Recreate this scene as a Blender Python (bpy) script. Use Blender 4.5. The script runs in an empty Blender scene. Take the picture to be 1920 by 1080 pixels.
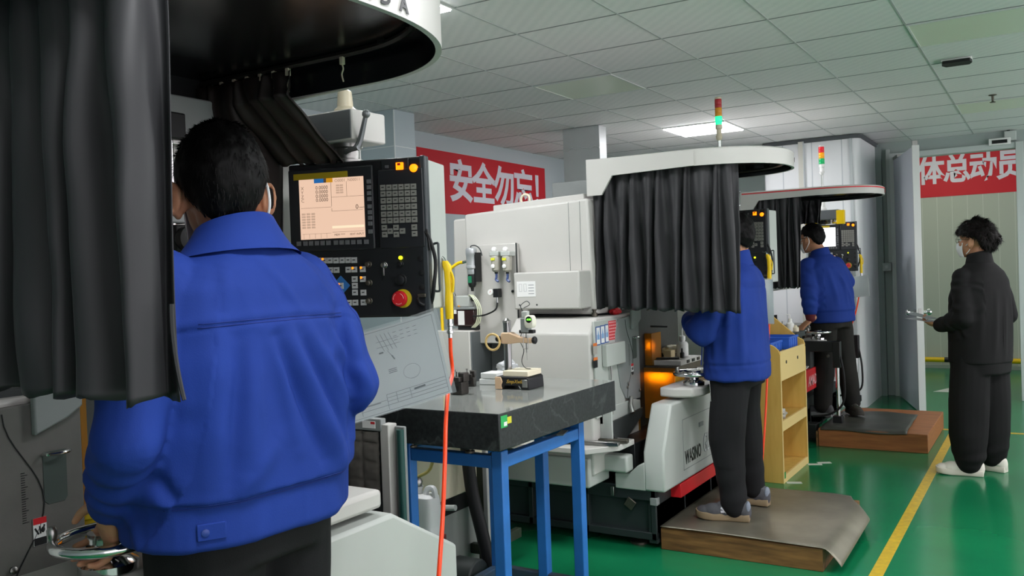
import bpy, bmesh, math, random
import numpy as np
from mathutils import Vector, Matrix, noise
from mathutils.bvhtree import BVHTree
V = Vector
random.seed(7)
S = bpy.context.scene
COL = S.collection
PI = math.pi

# ------------------------------------------------------------------ camera, world, exposure
F, YAW, PITCH, ROLL, EYE = 1640.0, -.5511145, -.0162485, -.0347403, 1.5
_cy, _sy = math.cos(YAW), math.sin(YAW)
_f = V((_sy*math.cos(PITCH), _cy*math.cos(PITCH), math.sin(PITCH)))
_r = V((_cy, -_sy, 0)); _u = _r.cross(_f)
CR = _r*math.cos(ROLL) + _u*math.sin(ROLL); CU = -_r*math.sin(ROLL) + _u*math.cos(ROLL)
cam = bpy.data.objects.new('camera', bpy.data.cameras.new('camera'))
COL.objects.link(cam)
cam.matrix_world = Matrix(((CR.x, CU.x, -_f.x, 0), (CR.y, CU.y, -_f.y, 0), (CR.z, CU.z, -_f.z, EYE), (0, 0, 0, 1)))
cam.data.sensor_width = 36; cam.data.lens = F/1920*36; cam.data.clip_start = .02
S.camera = cam
S.view_settings.view_transform = 'Standard'; S.view_settings.look = 'None'
S.view_settings.gamma = 1; S.view_settings.use_curve_mapping = False
S.view_settings.exposure = 0.45
S.cycles.use_denoising = True
S.cycles.max_bounces = 7; S.cycles.diffuse_bounces = 4; S.cycles.glossy_bounces = 4
S.cycles.transparent_max_bounces = 12; S.cycles.caustics_reflective = False; S.cycles.caustics_refractive = False
W = bpy.data.worlds.new('world'); S.world = W; W.use_nodes = True
W.node_tree.nodes['Background'].inputs[0].default_value = (.86, .81, .86, 1)
W.node_tree.nodes['Background'].inputs[1].default_value = 1.7
LIGHT_STRENGTH = 26.0          # the lit ceiling panels

# measured sight lines: a photo pixel -> the point where its sight line meets a real plane of the room
def ray(x, y): return CR*((x-960)/F) - CU*((y-540)/F) + _f
def px_(x, y, X): d = ray(x, y); return V((0, 0, EYE)) + d*(X/d.x)
def py_(x, y, Y): d = ray(x, y); return V((0, 0, EYE)) + d*(Y/d.y)
def pz_(x, y, Z): d = ray(x, y); return V((0, 0, EYE)) + d*((Z-EYE)/d.z)
def pd_(x, y, D): return V((0, 0, EYE)) + ray(x, y)*D

# ------------------------------------------------------------------ materials
def lin(h):
    h = h.lstrip('#'); c = [int(h[i:i+2], 16)/255 for i in (0, 2, 4)]
    return tuple(x/12.92 if x <= .04045 else ((x+.055)/1.055)**2.4 for x in c) + (1,)
MATS = {}
def mat(name, col, rough=.5, metal=0, var=0, vs=6, bump=0, bs=60, emit=0, ecol=None, alpha=1, trans=0, spec=.5, col2=None, ior=1.45, stretch=None):
    if name in MATS: return MATS[name]
    m = bpy.data.materials.new(name); m.use_nodes = True; MATS[name] = m
    nt = m.node_tree; b = nt.nodes['Principled BSDF']; L = nt.links
    I = b.inputs
    c = lin(col); I['Base Color'].default_value = c
    I['Roughness'].default_value = rough; I['Metallic'].default_value = metal
    I['Specular IOR Level'].default_value = spec; I['IOR'].default_value = ior
    if alpha < 1: I['Alpha'].default_value = alpha
    if trans: I['Transmission Weight'].default_value = trans
    if emit: I['Emission Color'].default_value = lin(ecol or col); I['Emission Strength'].default_value = emit
    if var or bump:
        tc = nt.nodes.new('ShaderNodeTexCoord'); src = tc.outputs['Object']
        if stretch:
            mp = nt.nodes.new('ShaderNodeMapping'); mp.inputs['Scale'].default_value = stretch
            L.new(src, mp.inputs['Vector']); src = mp.outputs['Vector']
    if var:
        n = nt.nodes.new('ShaderNodeTexNoise'); n.inputs['Scale'].default_value = vs; n.inputs['Detail'].default_value = 5
        L.new(src, n.inputs['Vector'])
        r = nt.nodes.new('ShaderNodeValToRGB')
        r.color_ramp.elements[0].position = .32; r.color_ramp.elements[1].position = .68
        c2 = lin(col2) if col2 else tuple(x*(1-var) for x in c[:3]) + (1,)
        r.color_ramp.elements[0].color = c2; r.color_ramp.elements[1].color = c
        L.new(n.outputs['Fac'], r.inputs['Fac']); L.new(r.outputs['Color'], I['Base Color'])
    if bump:
        n = nt.nodes.new('ShaderNodeTexNoise'); n.inputs['Scale'].default_value = bs; n.inputs['Detail'].default_value = 3
        L.new(src, n.inputs['Vector'])
        bp = nt.nodes.new('ShaderNodeBump'); bp.inputs['Strength'].default_value = bump; bp.inputs['Distance'].default_value = .004
        L.new(n.outputs['Fac'], bp.inputs['Height']); L.new(bp.outputs['Normal'], I['Normal'])
    return m

# ------------------------------------------------------------------ mesh builder
ORG = {}
class MB:
    def __init__(s): s.v = []; s.f = []; s.mi = []; s.m = 0
    def add(s, vs, fs):
        o = len(s.v); s.v += [V(p) for p in vs]
        for f in fs: s.f.append([o+i for i in f]); s.mi.append(s.m)
        return s
    def obox(s, c, d, R=None):
        c = V(c); h = V(d)/2; P = []
        for z in (-1, 1):
            for x, y in ((-1, -1), (1, -1), (1, 1), (-1, 1)):
                p = V((x*h.x, y*h.y, z*h.z)); P.append(c + (R @ p if R else p))
        return s.add(P, [(3, 2, 1, 0), (4, 5, 6, 7), (0, 1, 5, 4), (1, 2, 6, 5), (2, 3, 7, 6), (3, 0, 4, 7)])
    def box(s, x0, x1, y0, y1, z0, z1):
        return s.obox(((x0+x1)/2, (y0+y1)/2, (z0+z1)/2), (abs(x1-x0), abs(y1-y0), abs(z1-z0)))
    def ring(s, c, a, b, r, n):
        return [c + a*(r*math.cos(2*PI*i/n)) + b*(r*math.sin(2*PI*i/n)) for i in range(n)]
    def cyl(s, p0, p1, r0, r1=None, n=16, caps=True):
        p0, p1 = V(p0), V(p1); r1 = r0 if r1 is None else r1
        d = (p1-p0).normalized(); a = d.orthogonal().normalized(); b = d.cross(a)
        P = s.ring(p0, a, b, r0, n) + s.ring(p1, a, b, r1, n)
        fs = [(i, (i+1) % n, n+(i+1) % n, n+i) for i in range(n)]
        if caps: fs += [tuple(range(n-1, -1, -1)), tuple(range(n, 2*n))]
        return s.add(P, fs)
    def tube(s, pts, r, n=8, sm=0, closed=False):
        pts = [V(p) for p in pts]
        if sm and len(pts) > 2:
            q = []
            m = len(pts)
            for i in range(m if closed else m-1):
                p0 = pts[(i-1) % m] if closed else pts[max(i-1, 0)]; p1 = pts[i]; p2 = pts[(i+1) % m]; p3 = pts[(i+2) % m] if closed else pts[min(i+2, m-1)]
                for k in range(sm):
                    t = k/sm
                    q.append(.5*((2*p1) + (p2-p0)*t + (2*p0-5*p1+4*p2-p3)*t*t + (3*p1-p0-3*p2+p3)*t**3))
            if not closed: q.append(pts[-1])
            pts = q
        N = len(pts); P = []; up = None
        rr = r if callable(r) else (lambda t: r)
        for i, p in enumerate(pts):
            d = (pts[(i+1) % N]-pts[i-1]) if closed else pts[min(i+1, N-1)]-pts[max(i-1, 0)]
            if d.length < 1e-9: d = V((0, 0, 1))
            d.normalize()
            a = (up - d*up.dot(d)) if up is not None else d.orthogonal()
            if a.length < 1e-6: a = d.orthogonal()
            a.normalize(); up = a; b = d.cross(a)
            P += s.ring(p, a, b, rr(i/max(N-1, 1)), n)
        fs = []
        for i in range(N if closed else N-1):
            j = (i+1) % N
            fs += [(i*n+k, i*n+(k+1) % n, j*n+(k+1) % n, j*n+k) for k in range(n)]
        if not closed: fs += [tuple(range(n-1, -1, -1)), tuple(range((N-1)*n, N*n))]
        return s.add(P, fs)
    def prism(s, poly, axis, a, b):
        def at(p, t):
            return {'x': (t, p[0], p[1]), 'y': (p[0], t, p[1]), 'z': (p[0], p[1], t)}[axis]
        n = len(poly)
        return s.add([at(p, a) for p in poly] + [at(p, b) for p in poly],
                     [(i, (i+1) % n, n+(i+1) % n, n+i) for i in range(n)] + [tuple(range(n-1, -1, -1)), tuple(range(n, 2*n))])
    def lathe(s, prof, c=(0, 0, 0), d=(0, 0, 1), n=24):
        c = V(c); d = V(d).normalized(); a = d.orthogonal().normalized(); b = d.cross(a); P = []
        for r, h in prof: P += s.ring(c+d*h, a, b, max(r, 1e-4), n)
        fs = []
        for i in range(len(prof)-1): fs += [(i*n+k, i*n+(k+1) % n, (i+1)*n+(k+1) % n, (i+1)*n+k) for k in range(n)]
        fs += [tuple(range(n-1, -1, -1)), tuple(range((len(prof)-1)*n, len(prof)*n))]
        return s.add(P, fs)
    def loft(s, rings, closed_ends=True):
        n = len(rings[0]); P = [p for r in rings for p in r]; fs = []
        for i in range(len(rings)-1): fs += [(i*n+k, i*n+(k+1) % n, (i+1)*n+(k+1) % n, (i+1)*n+k) for k in range(n)]
        if closed_ends: fs += [tuple(range(n-1, -1, -1)), tuple(range((len(rings)-1)*n, len(rings)*n))]
        return s.add(P, fs)
    def ball(s, c, r, R=None, n=16, m=10):
        c = V(c); r = (r, r, r) if isinstance(r, (int, float)) else r
        P = []
        for i in range(1, m):
            t = PI*i/m
            for k in range(n):
                p = V((r[0]*math.sin(t)*math.cos(2*PI*k/n), r[1]*math.sin(t)*math.sin(2*PI*k/n), -r[2]*math.cos(t)))
                P.append(c + (R @ p if R else p))
        for z in (-1, 1):
            p = V((0, 0, z*r[2])); P.append(c + (R @ p if R else p))
        q = (m-1)*n; fs = []
        for i in range(m-2): fs += [(i*n+k, i*n+(k+1) % n, (i+1)*n+(k+1) % n, (i+1)*n+k) for k in range(n)]
        fs += [(q, (k+1) % n, k) for k in range(n)] + [(q+1, (m-2)*n+k, (m-2)*n+(k+1) % n) for k in range(n)]
        return s.add(P, fs)
    def grid(s, fn, nu, nv):
        return s.add([fn(i/nu, j/nv) for j in range(nv+1) for i in range(nu+1)],
                     [(j*(nu+1)+i, j*(nu+1)+i+1, (j+1)*(nu+1)+i+1, (j+1)*(nu+1)+i) for j in range(nv) for i in range(nu)])
    def text(s, t, size, M, ext=.0008, bold=0, align='CENTER', sx=1, shear=0):
        cu = bpy.data.curves.new('t', 'FONT'); cu.body = t; cu.size = size; cu.extrude = ext; cu.offset = bold*size
        cu.align_x = align; cu.align_y = 'CENTER'; cu.shear = shear; cu.resolution_u = 3
        o = bpy.data.objects.new('t', cu); COL.objects.link(o)
        dg = bpy.context.evaluated_depsgraph_get(); me = bpy.data.meshes.new_from_object(o.evaluated_get(dg))
        s.add([M @ V((v.co.x*sx, v.co.y, v.co.z)) for v in me.vertices], [tuple(p.vertices) for p in me.polygons])
        bpy.data.objects.remove(o); bpy.data.curves.remove(cu); bpy.data.meshes.remove(me)
        return s
    def mesh(s, name, off=V((0, 0, 0)), fix=True):
        me = bpy.data.meshes.new(name); me.from_pydata([tuple(p-off) for p in s.v], [], s.f)
        if any(s.mi): me.polygons.foreach_set('material_index', s.mi)
        if fix:
            bm = bmesh.new(); bm.from_mesh(me); bmesh.ops.recalc_face_normals(bm, faces=bm.faces); bm.to_mesh(me); bm.free()
        return me
    def build(s, name, mats, parent=None, bevel=0, smooth=38, loc=None, fix=True, seg=2):
        off = ORG.get(parent, V((0, 0, 0))) if parent else (V(loc) if loc is not None else V((0, 0, 0)))
        me = s.mesh(name, off, fix)
        return link(name, me, mats, parent, bevel, smooth, None if parent else off, off, seg)
def link(name, me, mats, parent=None, bevel=0, smooth=38, loc=None, off=V((0, 0, 0)), seg=2):
    o = bpy.data.objects.new(name, me); COL.objects.link(o)
    for m in (mats if isinstance(mats, (list, tuple)) else [mats]): me.materials.append(m)
    if smooth:
        me.polygons.foreach_set('use_smooth', [True]*len(me.polygons))
        if smooth < 180: me.set_sharp_from_angle(angle=math.radians(smooth))
    if bevel:
        b = o.modifiers.new('bevel', 'BEVEL'); b.width = bevel; b.segments = seg; b.limit_method = 'ANGLE'; b.angle_limit = math.radians(40)
    if loc is not None: o.location = loc
    ORG[o] = off
    if parent: o.parent = parent
    return o
def tag(o, label=None, cat=None, group=None, kind=None):
    if label: o['label'] = label
    if cat: o['category'] = cat
    if group: o['group'] = group
    if kind: o['kind'] = kind
    return o
def thing(name, label, cat, loc=(0, 0, 0), rz=0, group=None, local=False):
    o = bpy.data.objects.new(name, None); COL.objects.link(o); o.location = loc; o.rotation_euler = (0, 0, rz)
    o.empty_display_size = .1
    ORG[o] = V((0, 0, 0)) if local else V(loc)
    return tag(o, label, cat, group)
def struct(name, mb, m, **k): return tag(mb.build(name, m, **k), kind='structure')
def copy_tree(o, parent=None):
    c = o.copy(); COL.objects.link(c)
    if parent: c.parent = parent
    for ch in list(o.children): copy_tree(ch, c)
    return c
def RZ(a): return Matrix.Rotation(a, 3, 'Z')
def frame(o, u, v):
    """4x4 with local x along u, local y along v, origin o (for lettering)"""
    u = V(u).normalized(); v = (V(v) - u*V(v).dot(u)).normalized(); w = u.cross(v)
    return Matrix(((u.x, v.x, w.x, o[0]), (u.y, v.y, w.y, o[1]), (u.z, v.z, w.z, o[2]), (0, 0, 0, 1)))

# palette
white_paint = mat('machine_white', '#c3c1bc', .42, var=.05, vs=3)
grey_paint = mat('machine_grey', '#b9bdb8', .45, var=.07, vs=4)
midgrey = mat('machine_midgrey', '#8d9190', .5, var=.12, vs=5)
darkgrey = mat('cast_dark', '#3a3e3e', .55, var=.25, vs=5, bump=.15, bs=40)
basegreen = mat('base_dark_green', '#2b3334', .5, var=.3, vs=4, bump=.2, bs=30)
black = mat('black_plastic', '#17181a', .45)
black_gloss = mat('black_gloss', '#15161a', .22, bump=.1, bs=14)
chrome = mat('chrome', '#d8d8d8', .12, 1)
steel = mat('steel', '#a8a8a4', .3, 1, var=.2, vs=20)
dirty_steel = mat('worn_steel', '#6f6a60', .45, .8, var=.4, vs=12)
rubber = mat('black_rubber', '#0f1011', .6)
curtain_m = mat('curtain_vinyl', '#2e2e30', .5, spec=.35)
paper = mat('paper', '#e8e8e6', .7)
white_plastic = mat('white_plastic', '#efefec', .4)
beige = mat('beige_paint', '#d8b795', .4)
cream = mat('cream_paint', '#e6dcc2', .45)
yellow = mat('safety_yellow', '#f0c810', .4)
red = mat('signal_red', '#d0222a', .4)
orange_hose = mat('orange_hose', '#ff4a1e', .35)
blue_frame = mat('blue_enamel', '#2f74c4', .4, var=.22, vs=7, bump=.05)
def glow(n, c, e): return mat(n, c, .4, emit=e)
lamp_orange = glow('lamp_orange', '#ff7d08', 1.8)
lamp_yellow = glow('lamp_yellow', '#e8f01e', 1.3)

# ------------------------------------------------------------------ room shell
HC = 2.81
GX0, GY0, T = -2.453, 3.539, .6
def floor_mat():
    m = mat('green_epoxy', '#158050', .16, var=.25, vs=1.3, col2='#117048', bump=.05, bs=5)
    nt = m.node_tree; b = nt.nodes['Principled BSDF']; n = nt.nodes.new('ShaderNodeTexNoise')
    n.inputs['Scale'].default_value = 2.5; n.inputs['Detail'].default_value = 8
    r = nt.nodes.new('ShaderNodeMapRange'); r.inputs['To Min'].default_value = .1; r.inputs['To Max'].default_value = .3
    nt.links.new(n.outputs['Fac'], r.inputs['Value']); nt.links.new(r.outputs['Result'], b.inputs['Roughness'])
    return m
struct('floor', MB().box(-5.1, 3.2, -3.2, 13.6, -.1, 0), floor_mat(), smooth=0)
def ceil_mat():
    m = mat('ceiling_tile', '#c4c6c6', .6)
    nt = m.node_tree; L = nt.links; b = nt.nodes['Principled BSDF']
    tc = nt.nodes.new('ShaderNodeTexCoord')
    mp = nt.nodes.new('ShaderNodeMapping'); mp.inputs['Location'].default_value = (-GX0/T, -GY0/T, 0); mp.inputs['Scale'].default_value = (1/T, 1/T, 1)
    L.new(tc.outputs['Object'], mp.inputs['Vector'])
    # fine embossed zig-zag of each tile
    w = nt.nodes.new('ShaderNodeTexWave'); w.wave_type = 'BANDS'; w.bands_direction = 'DIAGONAL'; w.inputs['Scale'].default_value = 4.5; w.inputs['Distortion'].default_value = 1.9; w.inputs['Detail Scale'].default_value = 3
    L.new(mp.outputs['Vector'], w.inputs['Vector'])
    mx = nt.nodes.new('ShaderNodeMix'); mx.data_type = 'RGBA'
    mx.inputs[6].default_value = lin('#e6e4e4'); mx.inputs[7].default_value = lin('#ece9e9')
    L.new(w.outputs['Fac'], mx.inputs[0]); L.new(mx.outputs[2], b.inputs['Base Color'])
    bp = nt.nodes.new('ShaderNodeBump'); bp.inputs['Strength'].default_value = .12; bp.inputs['Distance'].default_value = .002
    L.new(w.outputs['Fac'], bp.inputs['Height']); L.new(bp.outputs['Normal'], b.inputs['Normal'])
    return m
struct('ceiling', MB().box(-5.1, 3.2, -3.2, 10.5, HC, HC+.1), ceil_mat(), smooth=0)
g = MB()                                         # the ceiling's T-bar grid
i0, i1 = math.ceil((-4.9-GX0)/T), math.floor((3.1-GX0)/T); j0, j1 = math.ceil((-3.1-GY0)/T), math.floor((10.4-GY0)/T)
for i in range(i0, i1+1): g.box(GX0+i*T-.005, GX0+i*T+.005, -3.1, 10.5, HC-.003, HC+.01)
gd = MB()
for j in range(j0, j1+1): gd.box(-4.8, 3.1, GY0+j*T-.0045, GY0+j*T+.0045, HC-.002, HC+.01)
struct('trim_1', g, mat('grid_bar', '#b4b7b6', .4), smooth=0)
struct('trim_2', gd, mat('grid_joint', '#85898a', .5), smooth=0)
def wall_mat(name, col, pitch, axis, line='#9aa3a0'):
    m = mat(name, col, .45)
    nt = m.node_tree; L = nt.links; b = nt.nodes['Principled BSDF']
    tc = nt.nodes.new('ShaderNodeTexCoord'); sp = nt.nodes.new('ShaderNodeSeparateXYZ'); L.new(tc.outputs['Object'], sp.inputs[0])
    a = nt.nodes.new('ShaderNodeMath'); a.operation = 'DIVIDE'; a.inputs[1].default_value = pitch; L.new(sp.outputs[axis], a.inputs[0])
    f = nt.nodes.new('ShaderNodeMath'); f.operation = 'FRACT'; L.new(a.outputs[0], f.inputs[0])
    c = nt.nodes.new('ShaderNodeMath'); c.operation = 'LESS_THAN'; c.inputs[1].default_value = .035; L.new(f.outputs[0], c.inputs[0])
    mx = nt.nodes.new('ShaderNodeMix'); mx.data_type = 'RGBA'; mx.inputs[6].default_value = lin(col); mx.inputs[7].default_value = lin(line)
    L.new(c.outputs[0], mx.inputs[0]); L.new(mx.outputs[2], b.inputs['Base Color'])
    bp = nt.nodes.new('ShaderNodeBump'); bp.invert = True; bp.inputs['Strength'].default_value = .5; bp.inputs['Distance'].default_value = .003
    L.new(c.outputs[0], bp.inputs['Height']); L.new(bp.outputs['Normal'], b.inputs['Normal'])
    return m
wall_blue = mat('wall_pale_blue', '#c3ccd0', .5)
wall_green = mat('wall_grey_green', '#a9b4b0', .5)
struct('wall_left', MB().box(-4.95, -4.8, -3.2, 10.6, 0, HC), wall_blue, smooth=0)
struct('wall_rear', MB().box(-4.95, 3.2, -3.2, -3.05, 0, HC), wall_blue, smooth=0)
DX0, DX1, DZ = -1.42, -.27, 2.62
wb = MB(); wb.box(-4.95, DX0, 10.5, 10.6, 0, HC); wb.box(DX1, 3.15, 10.5, 10.6, 0, HC); wb.box(DX0, DX1, 10.5, 10.6, DZ, HC)
struct('wall_back', wb, wall_green, smooth=0)
# the room beyond the doorway
struct('wall_far', MB().box(-4, 3.15, 13.3, 13.4, 0, 3.2), wall_mat('far_panels', '#b9c1b2', .185, 'X', '#d3d8cc'), smooth=0)
struct('ceiling_far', MB().box(-4, 3.15, 10.6, 13.4, 3.2, 3.3), wall_blue, smooth=0)
struct('wall_side', MB().box(-4.1, -4, 10.6, 13.4, 0, 3.2), wall_green, smooth=0)
struct('baseboard_far', MB().box(-4, 3.1, 13.27, 13.3, 0, .05), mat('skirting', '#c9cfc4', .5), smooth=0)
# white sandwich-panel booth in the corner by the door
booth = wall_mat('booth_panels', '#f4f5f7', .3, 'X', '#cfd3d7')
bth = MB()
cpts = [(-2.62, 10.5), (-2.62, 9.6), (-2.59, 9.53), (-2.52, 9.5)]
cpts += [(-1.7, 9.49)] + [(-1.7+.08*math.sin(t), 9.57-.08*math.cos(t)) for t in [PI/8*k for k in range(1, 5)]] + [(-1.62, 10.5)]
bth.prism(cpts, 'z', 0, HC-.03)
struct('wall_booth', bth, booth, smooth=40)
struct('trim_3', MB().prism([(-2.64, 10.5), (-2.64, 9.6), (-2.6, 9.51), (-2.52, 9.48), (-1.7, 9.47), (-1.63, 9.5), (-1.6, 9.57), (-1.6, 10.5)], 'z', HC-.045, HC-.005), mat('dark_gasket', '#55595c', .6))
struct('trim_4', MB().box(-2.225, -2.17, 9.455, 9.5, 0, HC-.03), mat('post_cream', '#d8d6cc', .5), bevel=.004)
struct('trim_5', MB().box(-1.72, -1.69, 9.478, 9.495, 0, HC-.03).box(-2.175, -2.168, 9.45, 9.5, 0, HC-.03), mat('booth_corner', '#cdd2d4', .4))
struct('trim_6', MB().box(-1.62, -1.56, 10.42, 10.5, 0, HC-.02), mat('corner_post', '#8f9b98', .5))
# door frame and open leaf
df = MB(); df.box(DX0-.06, DX0, 10.44, 10.52, 0, DZ+.06); df.box(DX1, DX1+.07, 10.42, 10.52, 0, DZ+.06); df.box(DX0, DX1, 10.44, 10.52, DZ, DZ+.06)
struct('door_frame', df, mat('frame_grey', '#c2c9c6', .4), bevel=.004)
hinge = V((DX0+.01, 10.43, 0)); tip = V((-1.08, 9.31, 0)); dv = (tip-hinge); dl = dv.length; da = math.atan2(dv.y, dv.x)
dleaf = thing('door_1', 'pale grey-white door leaf standing open beside the white booth', 'door', hinge, da, local=True); dleaf['kind'] = 'structure'
del dleaf['label'], dleaf['category']
door_m = wall_mat('door_panels', '#c9ced6', .05, 'X', '#bcc2ca')
MB().box(0, dl, -.025, .025, .01, 2.6).build('leaf', door_m, dleaf, bevel=.003)
MB().box(dl-.012, dl+.012, -.032, .032, .01, 2.61).build('edge_strip', mat('edge_alu', '#d6d8d6', .35), dleaf, bevel=.002)
MB().box(.72, .88, .025, .04, 1.28, 1.98).build('vision_panel', mat('panel_grey', '#9aa4a8', .4), dleaf, bevel=.004)
kb = MB()
for sgn in (-1, 1):
    kb.lathe([(.032, 0), (.032, .012), (.014, .016), (.014, .045), (.03, .055), (.032, .075), (.022, .09), (.004, .093)], (dl-.07, sgn*.025, .985), (0, sgn, 0), 18)
kb.build('knob', chrome, dleaf)
MB().box(dl+.011, dl+.015, -.012, .012, .945, 1.025).build('latch', steel, dleaf)
hb = MB()
for z in (.55, 1.35, 2.2): hb.cyl((.0, .03, z), (.0, .03, z+.12), .012, n=8)
hb.build('hinge', dirty_steel, dleaf)
MB().box(.02, .3, -.035, .03, 2.6, 2.63).obox((.96, .03, 2.64), (.04, .05, .08)).build('closer', steel, dleaf, bevel=.003)
pp = MB(); pp.box(.735, .865, .04, .042, 1.42, 1.9); pp.m = 1
for k in range(5): pp.box(.76, .84, .0421, .0428, 1.56+.05*k, 1.585+.05*k)
pp.build('notice', [paper, mat('print_blue', '#4a63a8', .6)], dleaf)
# columns on the left
tile = MB(); 
cm = mat('column_cladding', '#b7c3c8', .35)
QY0, QY1 = px_(738, 220, -4.3).y, px_(777, 220, -4.3).y
c1 = MB().box(-4.79, -4.3, QY0, QY1, 0, HC-.001)
struct('column_1', c1, cm, bevel=.004)
jn = MB()
for z in (.3, .75, 1.2, 1.65, 2.1, 2.52): jn.box(-4.795, -4.298, QY0-.002, QY1+.002, z, z+.006)
jn.box(-4.304, -4.296, QY0-.004, QY0+.004, 0, HC-.01)
struct('trim_7', jn, mat('joint_white', '#e4e8e8', .4), smooth=0)
struct('column_2', MB().box(-3.79, -3.42, 7.15, 7.3, 0, HC-.001), mat('column_grey', '#d2d5d6', .4, 0, var=.08, vs=5), bevel=.004)
wr = MB().tube([(-3.79+.37*i/8, 7.147, 2.62+random.uniform(-.012, .02)) for i in range(9)], .008, 6)
tag(wr.build('tape_strip', mat('tape', '#d2d5d6', .3), loc=(-3.6, 7.15, 2.6)), 'crumpled silver tape strip around the slim grey column top', 'tape')

# ceiling light panels: (cell i, cell j, lit)
def cell(i, j): return GX0+i*T, GY0+j*T
lit_m = mat('lit_panel', '#ffffff', .5, emit=LIGHT_STRENGTH, ecol='#fbfcff')
off_m = mat('unlit_panel', '#e2e6d4', .35)
LIGHTS = [(-1, -1, 1, 'bright square ceiling light half hidden by the black-lined canopy rim'), (-1, 7, 1, 'bright square ceiling light above the second canopy, behind the signal tower'),
          (-1, 3, 0, 'unlit square ceiling panel left of centre'), (3, 3, 0, 'unlit ceiling panel at the upper right, dark gap along its edge'), (3, 8, 0, 'unlit ceiling panel at right nearest the door wall'),
          (3, -1, 1, None), (3, -5, 1, None), (6, 3, 1, None), (6, 8, 1, None)]  # lit panels without a label are unseen, added for overall brightness
for i, j, on, lab in LIGHTS:
    x, y = cell(i, j); w = T
    t = thing('ceiling_light', lab or 'added lit ceiling panel out of view, for overall brightness', 'ceiling light', (x+T/2, y+T/2, HC), group=None if lab else 'added lit ceiling panels out of view')
    MB().box(x+.012, x+w-.012, y+.012, y+T-.012, HC-(.016 if on else .006), HC-.002).build('diffuser', lit_m if on else off_m, t, smooth=0)
    fr = MB()
    for a in ((x+.002, x+w-.002, y+.002, y+.012), (x+.002, x+w-.002, y+T-.012, y+T-.002), (x+.002, x+.012, y+.012, y+T-.012), (x+w-.012, x+w-.002, y+.012, y+T-.012)): fr.box(*a, HC-.01, HC-.001)
    fr.build('frame', mat('light_frame', '#d5d8d4', .4), t)
x, y = cell(3, 4)
gp = MB(); random.seed(3)
for k in range(26):
    a = x+.12+k*.026; gp.box(a, a+.027, y-.012-random.random()*.008, y+.008+random.random()*.006, HC-.006, HC-.0015)
tag(gp.build('ceiling_gap', mat('gap_dark', '#3b2e28', .9), loc=(x+.45, y, HC)), 'dark ragged gap along the unlit panel at the upper right of the ceiling', 'gap')
# far room light
MB().box(-1.6, -1.0, 11.6, 12.2, 3.19, 3.198).build('ceiling_light', mat('far_lamp', '#ffffff', .5, emit=9, ecol='#fffbe8'))
tag(bpy.data.objects[[o.name for o in bpy.data.objects if o.name.startswith('ceiling_light')][-1]], 'lit ceiling panel of the room beyond the doorway', 'ceiling light')
# detector and sprinkler
t = thing('ceiling_box', 'white flat box with black opening on the ceiling at upper right', 'ceiling box', (-.49, 6.5, HC))
MB().box(-.58, -.4, 6.44, 6.56, HC-.012, HC).build('housing', white_plastic, t, bevel=.005)
MB().prism([(-.57, 6.43), (-.41, 6.43), (-.4, 6.5), (-.42, 6.56), (-.56, 6.56), (-.58, 6.5)], 'z', HC-.03, HC-.012).build('opening', rubber, t)
t = thing('sprinkler', 'small metal sprinkler head hanging from the ceiling at the right', 'sprinkler', (-.36, 8.1, HC))
MB().lathe([(.03, 0), (.03, .005), (.01, .01), (.008, .05), (.012, .055), (.022, .058), (.022, .062)], (-.36, 8.1, HC), (0, 0, -1), 14).build('head', dirty_steel, t)
# wall fittings
t = thing('wall_switch', 'grey square switch box low on the conduit beside the booth', 'switch', (-1.53, 10.42, 1.43))
MB().box(-1.575, -1.485, 10.40, 10.5, 1.385, 1.475).build('box', mat('switch_grey', '#aab4b0', .4), t, bevel=.006)
MB().box(-1.545, -1.515, 10.393, 10.4, 1.41, 1.45).build('rocker', mat('switch_pale', '#c6cdc9', .4), t, bevel=.003)
tag(MB().box(-1.515, -1.475, 10.44, 10.5, 1.48, HC-.08).build('conduit', mat('conduit_grey', '#b2bbb6', .4), loc=(-1.495, 10.47, 1.48), bevel=.004), 'vertical grey cable conduit running up from the wall switch', 'conduit')
t = thing('door_sensor', 'small white box with dark slot over the doorway', 'sensor', (-.4, 10.45, 2.66))
MB().box(-.51, -.31, 10.4, 10.44, 2.66, 2.73).build('housing', white_plastic, t, bevel=.006)
MB().box(-.48, -.34, 10.395, 10.4, 2.675, 2.71).build('slot', rubber, t)
t = thing('junction_box', 'square pale junction box at the top of the wall above the doorway', 'junction box', (-.31, 10.46, 2.75))
MB().box(-.37, -.26, 10.45, 10.5, 2.7, 2.8).build('box', mat('switch_pale', '#c6cdc9', .4), t, bevel=.006)
MB().cyl((-.33, 10.47, 2.8), (-.33, 10.47, 2.81), .015).build('gland', black, t)
# floor paint
yl = mat('floor_yellow', '#d8b62a', .3, var=.2, vs=25, col2='#b99a2c')
struct('trim_8', MB().box(-.765, -.705, -2, 8.5, 0, .0015), yl, smooth=0)
struct('trim_9', MB().box(-.9, .9, 8.47, 8.53, 0, .0014), yl, smooth=0)
struct('trim_10', MB().prism([(-1.15, 10.9), (-.85, 10.9), (-.78, 11.9)], 'z', 0, .0015), mat('floor_white', '#c9cfc6', .4), smooth=0)
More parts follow.
